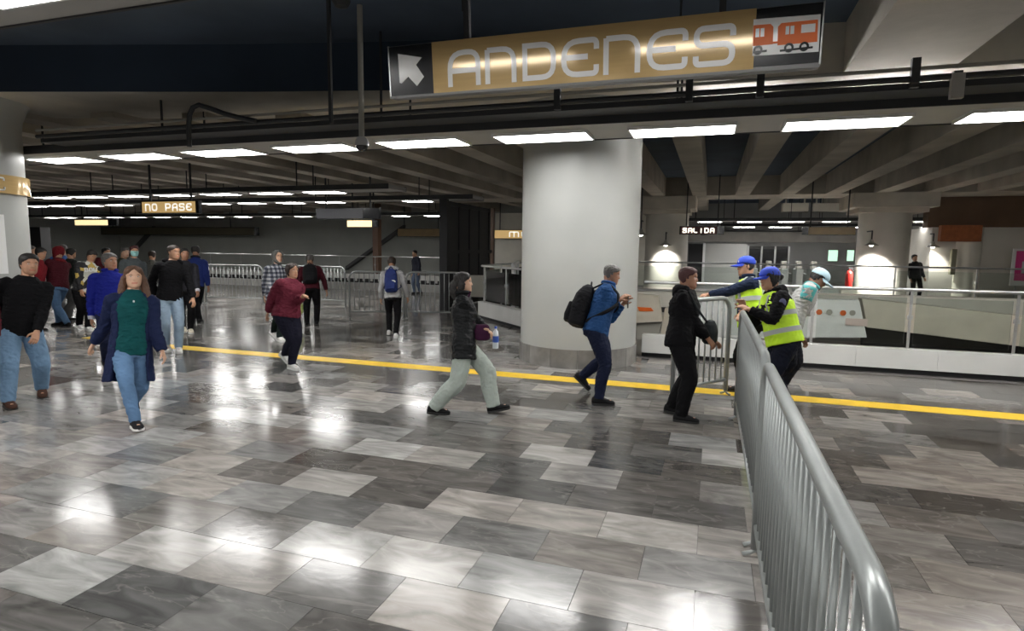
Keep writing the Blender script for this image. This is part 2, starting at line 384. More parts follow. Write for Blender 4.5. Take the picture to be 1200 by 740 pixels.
# ================================================================== COLUMNS
def column(c, r, zt, mat, label, cap=True, cap_box=None, skirt=True, n=14, facing=0):
    t = thing('column', label, 'column', (c[0], c[1], 0))
    prof = [(r, .30), (r, zt-.55), (r*1.0, zt-.45)]
    if cap: prof += [(r*1.02, zt-.30), (r*1.10, zt-.12), (r*1.2, zt)]
    else: prof += [(r, zt)]
    s = MB().lathe([(r, .0)]+prof, 64); s.build('shaft', mat, t, smooth=True)
    if cap_box:
        hw, z0, z1 = cap_box
        MB().prism([(hw*.82*sx, hw*.82*sy) for sx, sy in ((-1, -1), (1, -1), (1, 1), (-1, 1))], z0-.16, z0).build('capital_neck', M['concrete'], t)
        MB().box(-hw, hw, -hw, hw, z0, z1).build('capital', M['concrete'], t, bevel=.03)
    if skirt:
        for i in range(n):
            a0 = 2*PI*i/n+facing; a1 = 2*PI*(i+1)/n+facing-.006
            p = MB()
            for a in [a0+(a1-a0)*q/4 for q in range(5)]:
                p.v += [(math.cos(a)*(r+.0), math.sin(a)*(r+.0), 0), (math.cos(a)*(r+.018), math.sin(a)*(r+.018), 0), (math.cos(a)*(r+.018), math.sin(a)*(r+.018), .29), (math.cos(a)*r, math.sin(a)*r, .29)]
            for q in range(4):
                b = 4*q; p.f += [(b+1, b+5, b+6, b+2), (b+2, b+6, b+7, b+3)]
            p.f += [(0, 1, 2, 3), (16, 19, 18, 17)]
            o = p.build('skirting_slab', M['skirt'], t); g_ = random.uniform(.16, .3); o.color = (g_*1.04, g_, g_*.94, 1)
    return t
column((-2.03, 9.56), .935, 3.95, M['column'], 'thick round pale grey column with marble skirting in the middle of the hall')
col2 = (-11.22, 6.15)
column(col2, .935, 4.0, M['column'], 'round grey column cut by the left edge with a gold sign band')
colB, colC = (-1.78, 25.2), (5.92, 25.2)
column(colB, .84, 3.3, M['column_warm'], 'far round column under a square capital just right of the thick column', cap=False, cap_box=(1.12, 3.35, 3.86), skirt=False)
column(colC, .84, 3.3, M['column_warm'], 'far round column under a square capital with brightly lit front', cap=False, cap_box=(1.3, 3.35, 3.86), skirt=False)
# ================================================================== CEILING LIGHT ROWS
ZL = 3.22
def light_strip(name, y0, y1, x0, x1, label, z=ZL):
    t = thing(name, label, 'ceiling panel', (0, 0, z))
    MB().box(x0, x1, y0, y1, .012, .11).build('panel_board', M['strip'], t)
    MB().box(x0, x1, y0-.02, y0, .0, .13).build('edge_angle', M['tray'], t)
    MB().box(x0, x1, y1, y1+.02, .0, .13).build('edge_angle', M['tray'], t)
    x = x0+.6
    while x < x1:
        for y in (y0+.1, y1-.1): MB().box(x-.012, x+.012, y-.012, y+.012, .11, 4.55-z).build('hanger_rod', M['tray'], t)
        x += 3.75
    return t
proto_light = {}
def ceiling_light(xc, yc, ln, wd, label, group, z=ZL, lamp='lamp'):
    key = (round(ln, 2), round(wd, 2), lamp)
    if key not in proto_light:
        t = thing('ceiling_light', label, 'ceiling light', (xc, yc, z), 0, group)
        hl, hw = ln/2, wd/2
        f = MB().box(-hl, hl, -hw, -hw+.02, -.025, .012).box(-hl, hl, hw-.02, hw, -.025, .012).box(-hl, -hl+.02, -hw+.02, hw-.02, -.025, .012).box(hl-.02, hl, -hw+.02, hw-.02, -.025, .012)
        f.build('light_frame', M['frame'], t)
        MB().box(-hl+.02, hl-.02, -hw+.02, hw-.02, -.02, .010).build('diffuser', M[lamp], t)
        proto_light[key] = t
    else:
        t = copy_tree(proto_light[key]); t.location = (xc, yc, z); tag(t, label, 'ceiling light', group)
    return t
# near row (nine panels in view), the overhead row and two behind the viewer: same panels, same pitch
light_strip('light_strip', 7.02, 8.02, -12.3, 7.5, 'grey suspended ceiling strip carrying the near row of light panels')
PITCHX = 1.715
cx0 = at_z(637.5, 160.5, ZL).x
for i in range(-5, 5):
    x = cx0+PITCHX*i
    lab = '%s lit panel from the left in the nearest ceiling row' % ORD[i+5]
    ceiling_light(x, 7.6, 1.22, .56, lab, 'light panels of the near row')
light_strip('light_strip', 1.80, 2.90, -12.3, 7.5, 'grey ceiling strip at the top left corner directly overhead')
for i in range(-5, 5):
    ceiling_light(cx0+.28+PITCHX*i, 2.37, 1.22, .56, '%s lit panel from the left in the overhead row above the viewer' % ORD[i+5], 'light panels of the overhead row')
for yy in (-3.0, -8.2):
    light_strip('light_strip', yy-.5, yy+.5, -14, 8, 'grey ceiling strip with light panels behind the viewer, %s' % ('nearer one' if yy > -5 else 'farther one'))
    for i in range(-7, 6):
        ceiling_light(cx0+PITCHX*i, yy, 1.22, .56, '%s lit panel from the left in the %s row behind the viewer' % (ORD[i+7], 'nearer' if yy > -5 else 'farther'), 'light panels behind the viewer')
# added fill lights, hidden under the near girder, brighten the stairwell
for i in range(5):
    t = thing('fill_light', '%s added fill light under the girder above the stairwell railing' % ORD[i], 'fill light', (.2+1.9*i, 9.15, 3.84), 0, 'added fill lights under the near girder')
    MB().box(-.62, .62, -.06, .06, 0.03, .09).build('fill_body', M['frame'], t); MB().tube([(-.58, 0, .0), (.58, 0, .0)], .028, 10).build('tube', M['tube'], t, smooth='all')
    for sx in (-1, 1): MB().box(sx*.6-.02, sx*.6+.02, -.03, .03, -.035, .03).build('tube_holder', M['white'], t)
def px_row(pairs, rowname, wd, strip_lab, group, margin=1.5, sw=.9, lamp='lamp_far', zz=ZL):
    ys = [at_z((a+b)/2, y, zz).y for a, b, y in pairs]; Y = sorted(ys)[len(ys)//2]
    xs = []
    st = [at_y(a, y, Y).x for a, b, y in pairs]; pit_ = min([q-p for p, q in zip(st, st[1:])])*.72
    for i, (a, b, y) in enumerate(pairs):
        pa, pb = at_y(a, y, Y), at_y(b, y, Y); xs += [pa.x, pb.x]
        ceiling_light((pa.x+pb.x)/2, Y, min(max(round(min((pb.x-pa.x)*.86, pit_)*20)/20, .8), 1.3), wd, '%s lit panel from the left in %s' % (ORD[i], rowname), group, lamp=lamp, z=zz)
    light_strip('light_strip', Y-sw/2, Y+sw/2, min(xs)-margin, max(xs)+margin, strip_lab, z=zz)
    return Y
px_row([(45,78,231),(84,124,230),(131,171,229),(182,226,228.5),(236,282,227.5),(293,344,226.5),(354,407,225)], 'the second ceiling row above the crowd', .56, 'suspended strip of the second light row on the left', 'light panels of the second row')
px_row([(32,52,242),(58,87,241),(91,120,240.5),(125,154,240),(170,200,239.5),(237,270,238.5),(279,312,238),(322,360,237.5),(368,407,237),(472,508,236)], 'the third ceiling row above the crowd', .56, 'suspended strip of the third light row on the left', 'light panels of the third row')
px_row([(55,68,255.3),(70,91,255.2),(98,118,255),(122,147,254.7),(150,174,254.6),(178,203,254.4),(208,235,254.2),(240,266,254),(272,298,253.8),(306,334,253.7),(341,370,253.6),(454,486,253.5),(494,521,253.4)], 'the farthest row by the back wall', .56, 'suspended strip of the farthest light row by the back wall', 'light panels of the farthest row')
px_row([(815,848,259.5),(861,896,259.5),(910,945,259.5),(961,999,259.6),(1069,1109,259.7),(1125,1168,259.8),(1182,1222,259.9)], 'the first row beyond the far columns', .5, 'suspended light strip just beyond the far columns', 'light panels beyond the far columns', zz=3.02, margin=.6)
px_row([(857,887,266),(899,930,266),(942,973,266),(986,1015,266),(1077,1111,266.3)], 'the second row beyond the far columns', .5, 'suspended light strip second beyond the far columns', 'light panels further beyond the far columns', zz=2.92, margin=.5)
px_row([(868,880,273.5),(900,909,273.5),(917,936,273.5)], 'the last row by the turnstiles', .5, 'suspended light strip over the far turnstiles', 'light panels over the turnstiles', zz=2.72)
px_row([(832,842,285.5),(884,909,285.5),(930,938,285.5),(954,976,285.5)], 'the low row under the far fascia', .3, 'low suspended light strip under the far fascia', 'low light panels by the ticket booth', zz=2.42, sw=.4)
# conduit and cable tray in front of the near row
t = thing('cable_tray', 'dark cable tray with a pale pipe running above the near light row', 'cable tray', (0, 6.72, 3.3))
MB().box(-9.8, 7.5, -.12, .24, 0, .06).build('tray', M['tray'], t)
MB().tube([(-9.8, -.17, .17), (7.5, -.17, .17)], .018, 8).build('pipe', M['pipe'], t, smooth=True)
MB().tube([(-9.8, -.17, .08), (7.5, -.17, .08)], .03, 8).build('pipe', M['tray'], t, smooth=True)
for pxx in (655, 808, 890, 1068, 1117):
    p = at_y(pxx, 110, 6.6); MB().box(p.x-.035, p.x+.035, -.21, -.15, .0, .26 if pxx in (890, 1068) else .12 if pxx == 1117 else .45).build('clip', M['tray'], t)
p = at_y(1119, 118, 6.55); MB().box(p.x-.05, p.x+.05, -.22, -.16, -.12, .1).build('junction_box', M['strip'], t)
# bent cable loop at the left
lp = [at_y(x, y, 6.5) for x, y in ((222, 172), (221, 150), (222, 135), (226, 126), (233, 123), (246, 127), (262, 133), (280, 138), (300, 142))]
MB().tube(lp, .032, 8).build('cable_bundle', M['tray'], smooth=True, label='black bent cable bundle looping down onto the left light row', cat='cable')
# dome camera on its pole
p0, p1 = at_y(424, 170, 6.3), at_y(421, 60, 6.3)
t = thing('dome_camera', 'dome security camera on a grey drop pole below the near light row', 'security camera', (p0.x, 6.3, p0.z))
MB().lathe([(.0, .09), (.05, .09), (.075, .05), (.08, .0), (.08, -.01)], 24).build('housing', nmat('cam_grey', (.4, .4, .4), .35), t, smooth=True)
MB().lathe([(.072, -.01), (.068, -.035), (.05, -.062), (.02, -.075), (.001, -.078)], 24).build('dome', nmat('smoked_dome', (.02, .02, .025), .06), t, smooth=True)
MB().tube([(0, 0, .09), (0, 0, 4.55-p0.z)], .032, 12).build('pole', M['pipe'], t, smooth=True)
q = at_y(400, 8, 6.0); MB().lathe([(.0, .16), (.09, .14), (.1, .05), (.07, 0), (0, -.02)], 16).build('junction_ball', M['tray'], t, loc=(q.x-p0.x, -.3, q.z-p0.z))
for (xx, ya, yb) in ((388, 100, 145), (545, 0, 14)):
    a, b = at_y(xx, yb, 5.9 if xx < 400 else 4.08), None
    MB().box(-.018, .018, -.018, .018, 0, 4.55-a.z).build('hanging_rod', M['tray'], loc=(a.x, a.y, a.z), label='dark hanging rod left of the camera pole' if xx < 400 else 'dark rod holding the arrow sign from the ceiling', cat='rod')

# ================================================================== STROKE LETTERING
def rpoly(pts, r=.16, n=5, closed=False):
    out = []; k = len(pts)
    for i, p in enumerate(pts):
        p = Vector(p[:2]); rr = pts[i][2] if len(pts[i]) > 2 else r
        if (i in (0, k-1) and not closed) or rr <= 0: out.append(tuple(p)); continue
        a, c = Vector(pts[i-1][:2]), Vector(pts[(i+1) % k][:2])
        d1, d2 = (a-p), (c-p); r_ = min(rr, d1.length*.5, d2.length*.5); d1.normalize(); d2.normalize()
        s, e = p+d1*r_, p+d2*r_
        for j in range(n+1):
            u = j/n; out.append(tuple(s*(1-u)**2+p*2*u*(1-u)+e*u*u))
    return out
GL = {  # strokes in a unit box (x 0..1, z 0..1)
 'A': [([(0, 0), (0, 1, .45), (1, 1, .3), (1, 0)], .3), ([(0, .42), (1, .42)], 0)],
 'N': [([(0, 0), (0, 1, 0)], 0), ([(0, .98, 0), (1, .98, .38), (1, 0)], .35)],
 'D': [([(0, 0, 0), (0, 1, 0), (1, 1, .35), (1, 0, .35)], .3, True)],
 'E': [([(1, .72), (1, 1, .3), (0, 1, .45), (0, 0, .38), (1, 0, .3), (1, .26)], .3), ([(0, .52), (.74, .52)], 0)],
 'S': [([(1, .74), (1, 1, .3), (0, 1, .33), (0, .53, .28), (1, .53, .3), (1, 0, .35), (0, 0, .3), (0, .24)], .3)],
 'O': [([(0, 0, .3), (0, 1, .3), (1, 1, .3), (1, 0, .3)], .3, True)],
 'P': [([(0, 0), (0, 1, 0), (1, 1, .35), (1, .4, .35), (0, .4)], .3)],
 'R': [([(0, 0), (0, 1, 0), (1, 1, .35), (1, .4, .35), (0, .4)], .3), ([(.5, .4), (1, 0)], 0)],
 'L': [([(0, 1), (0, 0, .3), (1, 0)], .3)], 'I': [([(.5, 0), (.5, 1)], 0)],
 'M': [([(0, 0), (0, 1, .2), (1, 1, .3), (1, 0)], .3), ([(.5, 1), (.5, 0)], 0)],
 'U': [([(0, 1), (0, 0, .35), (1, 0, .35), (1, 1)], .3)], 'C': [([(1, .7), (1, 1, .4), (0, 1, .4), (0, 0, .4), (1, 0, .4), (1, .3)], .4)],
 'B': [([(0, 0, 0), (0, 1, 0), (.9, 1, .3), (.9, .52, .3), (0, .52, 0), (1, .52, .3), (1, 0, .3)], .3, True)],
 'W': [([(0, 1), (0, 0, .2), (.5, 0, .1), (.5, .6, 0), (.5, 0, .1), (1, 0, .2), (1, 1)], .2)],
}
def letter(ch, x0, x1, z0, z1, sw, parent, mat, y0=-.004, y1=0.0, name='letter'):
    mb = MB()
    for st in GL[ch]:
        P_ = [(x0+sw/2+(p[0])*(x1-x0-sw), z0+sw/2+p[1]*(z1-z0-sw), (p[2] if len(p) > 2 else st[1])*min(x1-x0, z1-z0)) for p in st[0]]
        P_ = [(a, b, r) for a, b, r in P_]
        # open ends reach the box edge
        if len(st) == 2:
            for e, n_ in ((0, 1), (-1, -2)):
                a, b, r = P_[e]
                if abs(P_[n_][0]-a) < 1e-6 and abs(st[0][e][1]) < 1e-6: P_[e] = (a, z0, r)
        mb.ribbon(rpoly(P_, 0, closed=len(st) > 2), sw, y0, y1, closed=len(st) > 2)
    return mb.build(name, mat, parent)
# ---- the big hanging sign
SY = 4.0
pl0, pl1, pr0, pr1 = at_y(458, 113, SY), at_y(458, 53, SY), at_y(960, 79, SY), at_y(960, 8, SY)
SX0, SX1 = pl0.x, pr0.x; SZ0 = (pl0.z+pr0.z)/2; SZ1 = (pl1.z+pr1.z)/2; SW, SH = SX1-SX0, SZ1-SZ0
sg = thing('hanging_sign', 'long gold hanging sign reading ANDENES with arrow and orange train', 'sign', (SX0, SY, SZ0))
sg.rotation_euler.x = R(6)
def su(x, y=None):   # photo column -> distance along the sign
    return at_y(x, 90, SY).x-SX0
MB().box(0, SW, .006, .10, 0, SH).build('sign_box', nmat('sign_box', (.22, .22, .22), .35, metal=.5), sg, bevel=.006)
u1, u2 = su(508.5), su(882)
MB().box(.008, u1, -.002, .006, .008, SH-.006).build('arrow_panel', M['black'], sg)
MB().box(u1, u2, -.002, .006, .008, SH-.002).build('gold_panel', M['gold'], sg)
MB().box(u2, SW-.004, -.002, .006, .02, SH-.006).build('train_panel', M['black'], sg)
MB().box(0, .008, -.006, .1, 0, SH).build('end_cap', M['metal'], sg); MB().box(SW-.004, SW+.004, -.006, .1, .01, SH).build('end_cap', M['metal'], sg)
MB().box(0, SW, -.006, .1, -.008, .008).build('bottom_trim', nmat('trim_grey', (.2, .2, .2), .5), sg)
for ch, a, b in (('A', 526, 564), ('N', 569.5, 606), ('D', 613, 652), ('E', 658, 702), ('N', 707, 750), ('E', 757, 805), ('S', 811, 860)):
    letter(ch, su(a), su(b), SH*.115, SH*.80, SH*.10, sg, M['signwhite'], -.005, -.002)
def cr6(cx, cy):   # crop of the arrow panel -> sign coordinates
    x, y = 440+cx*.2333, 40+cy*.2333; p = at_y(x, y, SY); return (p.x-SX0, p.z-SZ0)
MB().prism_xz([cr6(*p) for p in ((125, 106), (242, 122), (212, 158), (249, 216), (212, 262), (171, 216), (136, 250), (127, 246))], -.005, -.002).build('arrow', M['signwhite'], sg)
def cr7(cx, cy):
    x, y = 700+cx*.2333, cy*.2333; p = at_y(x, y, SY); return (p.x-SX0, p.z-SZ0)
MB().prism_xz([cr7(*p) for p in ((783, 106), (1118, 80), (1110, 262), (778, 284))], -.004, -.002).build('train_band', M['signwhite'], sg)
MB().prism_xz([cr7(*p) for p in ((783, 135), (868, 128), (882, 142), (880, 226), (780, 236))], -.006, -.004).build('train_car', M['orange'], sg)
MB().prism_xz([cr7(*p) for p in ((905, 142), (922, 124), (1104, 106), (1102, 214), (903, 232))], -.006, -.004).build('train_car', M['orange'], sg)
MB().prism_xz([cr7(*p) for p in ((880, 214), (905, 212), (905, 222), (880, 224))], -.006, -.004).build('train_coupling', M['orange'], sg)
wn = MB()
for q in (((794, 152), (813, 150), (811, 192), (792, 193)), ((819, 150), (838, 148), (836, 189), (817, 191)), ((944, 140), (962, 138), (960, 178), (942, 180)), ((968, 138), (987, 136), (985, 176), (966, 178)), ((1022, 132), (1092, 125), (1090, 166), (1020, 172))):
    MB().prism_xz([cr7(*p) for p in q], -.008, -.006).build('train_window', M['signwhite'], sg)
wh = MB()
for c in ((805, 256), (960, 244), (1036, 238)):
    a = cr7(*c); MB().ribbon(arc(a[0], a[1], .020, 0, 360, 16)[:-1], .012, -.010, -.006, closed=True).build('train_wheel', M['black'], sg)
bx_ = MB()
for q in (((780, 262), (850, 254), (850, 264), (780, 272)), ((915, 254), (1080, 236), (1080, 246), (915, 264))): MB().prism_xz([cr7(*p) for p in q], -.009, -.006).build('train_bogie', M['black'], sg)
for xx in (.6, SW-.55): MB().box(xx-.02, xx+.02, .03, .07, SH, 4.55-SZ0).build('hanger', M['tray'], sg)

def small_sign(name, text, xa, xb, ya, yb, Y, label, box_mat=None, let_mat=None, tx=None, back=M['black']):
    a, b = at_y(xa, yb, Y), at_y(xb, ya, Y)
    w_, h_ = b.x-a.x, b.z-a.z
    t = thing(name, label, 'sign', (a.x, Y, a.z))
    MB().box(0, w_, .004, .12, 0, h_).build('sign_box', back, t, bevel=.01)
    g0, g1 = (0.02, .98) if not tx else tx
    MB().box(w_*g0, w_*g1, -.002, .006, h_*.06, h_*.94).build('gold_panel', box_mat or M['gold'], t)
    if text:
        n = len(text); cw = w_*(g1-g0)*.9/n
        for i, ch in enumerate(text):
            if ch == ' ': continue
            x = w_*g0+w_*(g1-g0)*.05+cw*i
            letter(ch, x+cw*.08, x+cw*.88, h_*.2, h_*.8, h_*.11, t, let_mat or M['signwhite'], -.006, -.002)
    for xx in (.15*w_, .85*w_): MB().box(xx-.02, xx+.02, .05, .09, h_, 4.56-a.z).build('hanger', M['tray'], t)
    return t
nps = small_sign('hanging_sign', 'NO PASE', 165, 232, 235, 250.5, 12.2, 'gold hanging sign reading NO PASE above the crowd', tx=(.03, .95), box_mat=M['gold_lit'], let_mat=M['letter_lit'])
small_sign('hanging_sign', '', 88, 136, 257.5, 264.5, 22.0, 'small far gold hanging sign at the left above the crowd', tx=(.0, .8), box_mat=M['gold_glow'])
small_sign('hanging_sign', '', 407, 442, 258, 266.5, 18.5, 'small bright gold sign below the wide dark sign box', tx=(.0, .82), box_mat=M['gold_glow'])
sb = small_sign('hanging_sign', '', 370, 444, 243.5, 257, 15.9, 'wide dark hanging sign box with a grey top right of the NO PASE sign', box_mat=nmat('dark_sign', (.05, .05, .06), .4), tx=(.02, .75))
small_sign('wall_sign', '', 105, 302, 266.5, 275, 33.5, 'long dim dark gold sign band high on the left back wall', box_mat=nmat('olive_band', (.10, .085, .05), .5))
small_sign('wall_sign', '', 465, 522, 268, 277.5, 33.5, 'dim gold sign band on the back wall left of the black gate', box_mat=M['gold_dim'])
ms = small_sign('wall_sign', ' MU', 578, 628, 269.5, 280, 30.0, 'gold sign reading MU partly hidden by the thick column', box_mat=M['gold_lit'], let_mat=M['letter_lit'])
sal = small_sign('exit_sign', 'SALIDA', 796, 849, 265.2, 275, 23.6, 'lit SALIDA exit sign beside the far column', box_mat=nmat('dark_red', (.09, .01, .01), .4), let_mat=M['saliday'], tx=(.02, .84))
small_sign('hanging_sign', '', 940, 1003, 266, 275.5, 23.4, 'gold hanging sign with an arrow left of the brightly lit far column', tx=(.12, 1.0), box_mat=M['gold_dim'])
# gold band round the left column with a letter
t = thing('column_sign', 'curved gold sign band with white letter on the left column', 'sign', (col2[0], col2[1], 0))
zt_, zb_ = 2.80, 2.52
MB().lathe([(.94, zb_), (.99, zb_), (.99, zt_), (.94, zt_), (.94, zb_)], 32, a0=-2.2, a1=1.3).build('gold_band', M['gold'], t, smooth=True)
cm = MB()
for a_ in (-.22, .07):
    base = rpoly([(1, .75, 0), (1, 1, .4), (0, 1, .4), (0, 0, .4), (1, 0, .4), (1, .25, 0)], .4)
    pts = [(.998*math.cos(a_+(p[0]-.5)*.2), .998*math.sin(a_+(p[0]-.5)*.2), zb_+.05+p[1]*(zt_-zb_-.1)) for p in base]
    cm.tube(pts, .013, 6)
cm.build('letter', M['signwhite'], t)
# white notice on the left column
a0, a1 = -1.1, .17
MB().lathe([(.936, 1.3), (.946, 1.3), (.946, 2.2), (.936, 2.2)], 16, c=(0, 0), a0=a0, a1=a1).build('wall_notice', M['white'], loc=(col2[0], col2[1], 0), smooth=True, label='tall white notice stuck on the left column', cat='notice')

# ================================================================== GLASS RAILINGS AND STAIRWELL
def railing(pts, label, zr=1.25, zp=.37, pitch=1.31, plinth=True, post_off=0.0, recess=True, glass=True, closed_end=True):
    t = thing('glass_railing', label, 'railing', (pts[0][0], pts[0][1], 0)); o0 = Vector((pts[0][0], pts[0][1], 0))
    P_ = [Vector((p[0], p[1], 0))-o0 for p in pts]
    MB().tube([p+Vector((0, 0, zr)) for p in P_], .027, 10).build('handrail', M['metal'], t, smooth=True)
    for i in range(len(P_)-1):
        a, b = P_[i], P_[i+1]; d = (b-a); ln = d.length; d.normalize(); n = Vector((d.y, -d.x, 0))
        ang = math.atan2(d.y, d.x)
        if plinth:
            nb = max(1, round(ln/1.05))
            for j in range(nb):
                m = MB().box(ln*j/nb+.002, ln*(j+1)/nb-.002, -.10, .10, .07, zp); o = m.build('plinth_slab', M['plinth'], t, loc=a, rz=ang)
            MB().box(0, ln, -.06, .09, 0, .07).build('plinth_recess', M['blackmatt'], t, loc=a, rz=ang)
        q = post_off if i == 0 else 0.1; last = None
        while q < ln:
            c = a+d*q
            m = MB().box(-.018, .018, -.008, .008, zp-.02, zr-.02).box(-.03, .03, -.03, .02, (zp+zr)/2+.0, (zp+zr)/2+.06)
            m.build('post', M['metal'], t, loc=c, rz=ang)
            if glass and last is not None:
                MB().box(last+.06, q-.06, -.005, .005, zp+.06, zr-.12).build('glass_pane', M['glass'], t, loc=a, rz=ang)
            last = q; q += pitch
    return t
railing([(-1.05, 10.22), (12.8, 10.32)], 'glass stair railing on a white plinth running right of the thick column', post_off=(2.84+1.05) % 1.31)
railing([(-5.55, 14.25), (-2.75, 11.38)], 'angled glass stair railing on a plinth left of the thick column', zr=1.32, zp=.42, pitch=1.3, post_off=.15)
railing([(-5.6, 14.4), (-5.6, 19.8)], 'glass stair railing receding behind the angled one', zr=1.32, plinth=False, zp=.0, pitch=1.3, post_off=.2)
railing([(-5.4, 20.1), (12.8, 20.1)], 'far steel railing across the stairwell before the far columns', zr=1.38, zp=.5, pitch=2.0, post_off=.5)
railing([(-26, 25.4), (-9.6, 25.6)], 'far railing on a white plinth before the back wall', zr=1.27, zp=.42, pitch=2.0, post_off=.5, glass=False)
vv = MB()
t = thing('vent_row', 'row of dark vent openings along the far white plinth', 'vent', (-26, 25.28, 0))
for i in range(38): MB().box(.2+i*.43, .48+i*.43, -.03, .0, .04, .2).build('vent_opening', M['blackmatt'], t)
# bent handrail end by the thick column
t = thing('stair_handrail', 'white bent stair handrail left of the thick column', 'handrail', (at_y(601, 363, 13.3).x, 13.3, 0))
MB().tube([(0, 0, .2), (0, 0, 1.25), (-.03, .06, 1.33), (-.12, .3, 1.38), (-.3, 1.0, 1.4), (-.5, 1.9, 1.42)], .045, 10).build('rail', M['white'], t, smooth=True)
MB().tube([(-.5, 1.9, 0), (-.5, 1.9, 1.42)], .03, 8).build('post', M['metal'], t)
# stair side walls inside the opening
def quad_y(name, pts, Y, th, mat, label, cat):
    c = at_y(*pts[0], Y); loc = Vector((c.x, Y, c.z))
    poly = [(at_y(x, y, Y).x-loc.x, at_y(x, y, Y).z-loc.z) for x, y in pts]
    return MB().prism_xz(poly, 0, th).build(name, mat, loc=loc, label=label, cat=cat, bevel=.012)
wp = quad_y('stairwell_partition', [(812, 349), (1007, 352), (1016, 396), (812, 397)], 13.0, .25, M['whitepanel'], 'smooth white panel with small round fittings inside the stairwell', 'panel')
fx = thing('panel_fittings', 'row of small orange and grey round fittings on the white stair panel', 'fitting', (at_y(950, 368, 12.99).x, 12.99, 0))
for (x, y, mm) in ((948, 368, 'pipe'), (960, 366, 'orange'), (972, 366, 'pipe'), (988, 367, 'orange'), (999, 367, 'pipe')):
    c = at_y(x, y, 12.98); MB().lathe([(.0, 0), (.05, 0), (.055, .01), (0, .012)], 12).build('fitting', M[mm], fx, loc=(c.x-fx.location.x, 0, c.z)).rotation_euler.x = R(90)
c = at_y(991, 373, 12.985); MB().box(0, .38, -.01, 0, -.14, 0).build('paper_notice', nmat('pale_pink', (.75, .6, .55), .6), loc=(c.x, 12.985, c.z-.0), label='faint pinkish paper notice on the white stair panel', cat='notice')
quad_y('stair_stringer', [(1010, 350), (1225, 374), (1225, 410), (1016, 384)], 13.4, .35, M['beige'], 'sloping beige stair side running down to the right in the stairwell', 'stair side')
quad_y('stair_wall', [(930, 343.5), (1230, 352), (1230, 372), (930, 362)], 16.0, .3, M['ivory'], 'long ivory wall top behind the stair panels', 'wall')
quad_y('stair_wall', [(745, 342), (935, 344), (935, 362), (745, 360)], 15.0, .3, M['ivory'], 'ivory wall top behind the guards left of the stair panels', 'wall')
quad_y('stair_wall', [(549, 323), (640, 325), (640, 352), (549, 348)], 17.0, .3, M['ivory'], 'pale stair wall seen through the angled glass railing', 'wall')
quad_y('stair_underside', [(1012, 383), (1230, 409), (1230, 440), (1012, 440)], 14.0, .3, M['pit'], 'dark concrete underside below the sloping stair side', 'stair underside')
sp = thing('escalator_side', 'beige tapered escalator side with orange stripe right of the thick column', 'escalator side', (at_y(747, 346, 12.4).x, 12.4, 0))
def quad_l(par, name, pts, Y, th, mat):
    poly = [(at_y(x, y, Y).x-par.location.x, at_y(x, y, Y).z) for x, y in pts]
    return MB().prism_xz(poly, Y-par.location.y, Y-par.location.y+th).build(name, mat, par)
quad_l(sp, 'side_panel', [(742, 345), (771, 347), (776, 377), (742, 379)], 12.4, .3, M['beige'])
quad_l(sp, 'side_panel', [(779, 362), (806, 350), (806, 398), (773, 398)], 12.6, .3, M['beige'])
quad_l(sp, 'orange_stripe', [(747, 360), (763, 361), (766, 365), (749, 365)], 12.39, .01, M['orange'])
quad_l(sp, 'lower_skirt', [(742, 379), (776, 378), (770, 398), (742, 398)], 12.5, .25, M['pipe'])

# ================================================================== CROWD BARRIERS
def barrier(a, b, label, group, h=1.17, r=.028, rb=.0105, sp=.115, feet=True):
    a, b = Vector((a[0], a[1], 0)), Vector((b[0], b[1], 0)); ln = (b-a).length; d = (b-a).normalized()
    t = thing('crowd_barrier', label, 'barrier', a, math.atan2(d.y, d.x), group)
    rc = .17
    pts = [(0, .06)]+[(0, h-rc-.1)]+arc(rc, h-rc, rc, 180, 90, 7)+arc(ln-rc, h-rc, rc, 90, 0, 7)+[(ln, h-rc-.1), (ln, .06)]
    MB().tube([(p[0], 0, p[1]) for p in pts], r, 14).build('frame', M['galv'], t, smooth='all')
    MB().tube([(0, 0, .2), (ln, 0, .2)], r*.75, 10).build('bottom_rail', M['galv'], t, smooth='all')
    n = round(ln/sp); bar0 = None
    for i in range(1, n):
        x = ln*i/n; top = h-r*.6
        if x < rc: top = h-rc+math.sqrt(max(rc*rc-(rc-x)**2, 0))-r*.6
        if x > ln-rc: top = h-rc+math.sqrt(max(rc*rc-(x-ln+rc)**2, 0))-r*.6
        if abs(top-h+r*.6) < 1e-4:
            if bar0 is None: bar0 = MB().tube([(0, 0, .2), (0, 0, top)], rb, 8).build('bar', M['galv'], t, loc=(x, 0, 0), smooth='all')
            else:
                o = bar0.copy(); COL.objects.link(o); o.parent = t; o.location = (x, 0, 0)
        else: MB().tube([(0, 0, .2), (0, 0, top)], rb, 8).build('bar', M['galv'], t, loc=(x, 0, 0), smooth='all')
    if feet:
        for x in (.0, ln):
            sgn = 1 if x == 0 else -1
            MB().tube([(x, -.07, .014), (x, -.03, .03), (x, 0, .05), (x, .03, .03), (x, .07, .014)], .014, 8).build('foot', M['galv'], t, smooth='all')
    return t
BX = .325
barrier((BX, 1.12), (BX, 3.62), 'near grey crowd barrier running from the bottom edge of the picture', 'crowd barriers beside the guards')
barrier((BX+.01, 3.74), (BX+.0, 6.62), 'grey crowd barrier behind the near one, guard leaning on its end', 'crowd barriers beside the guards')
barrier((-.36, 6.98), (.24, 7.78), 'short grey barrier between the woman in black and the guards', 'crowd barriers beside the guards', h=1.22)
bl = [((176, 310), (236, 310.5), 'behind the black hoodie man'), ((240, 310.5), (307, 311.5), 'just right of the black hoodie man'), ((318, 311), (404, 313.5), 'behind the maroon backpack man'), ((409, 318.5), (473, 319), 'left of the blue backpack'), ((476, 319), (543, 320), 'in front of the black gate')]
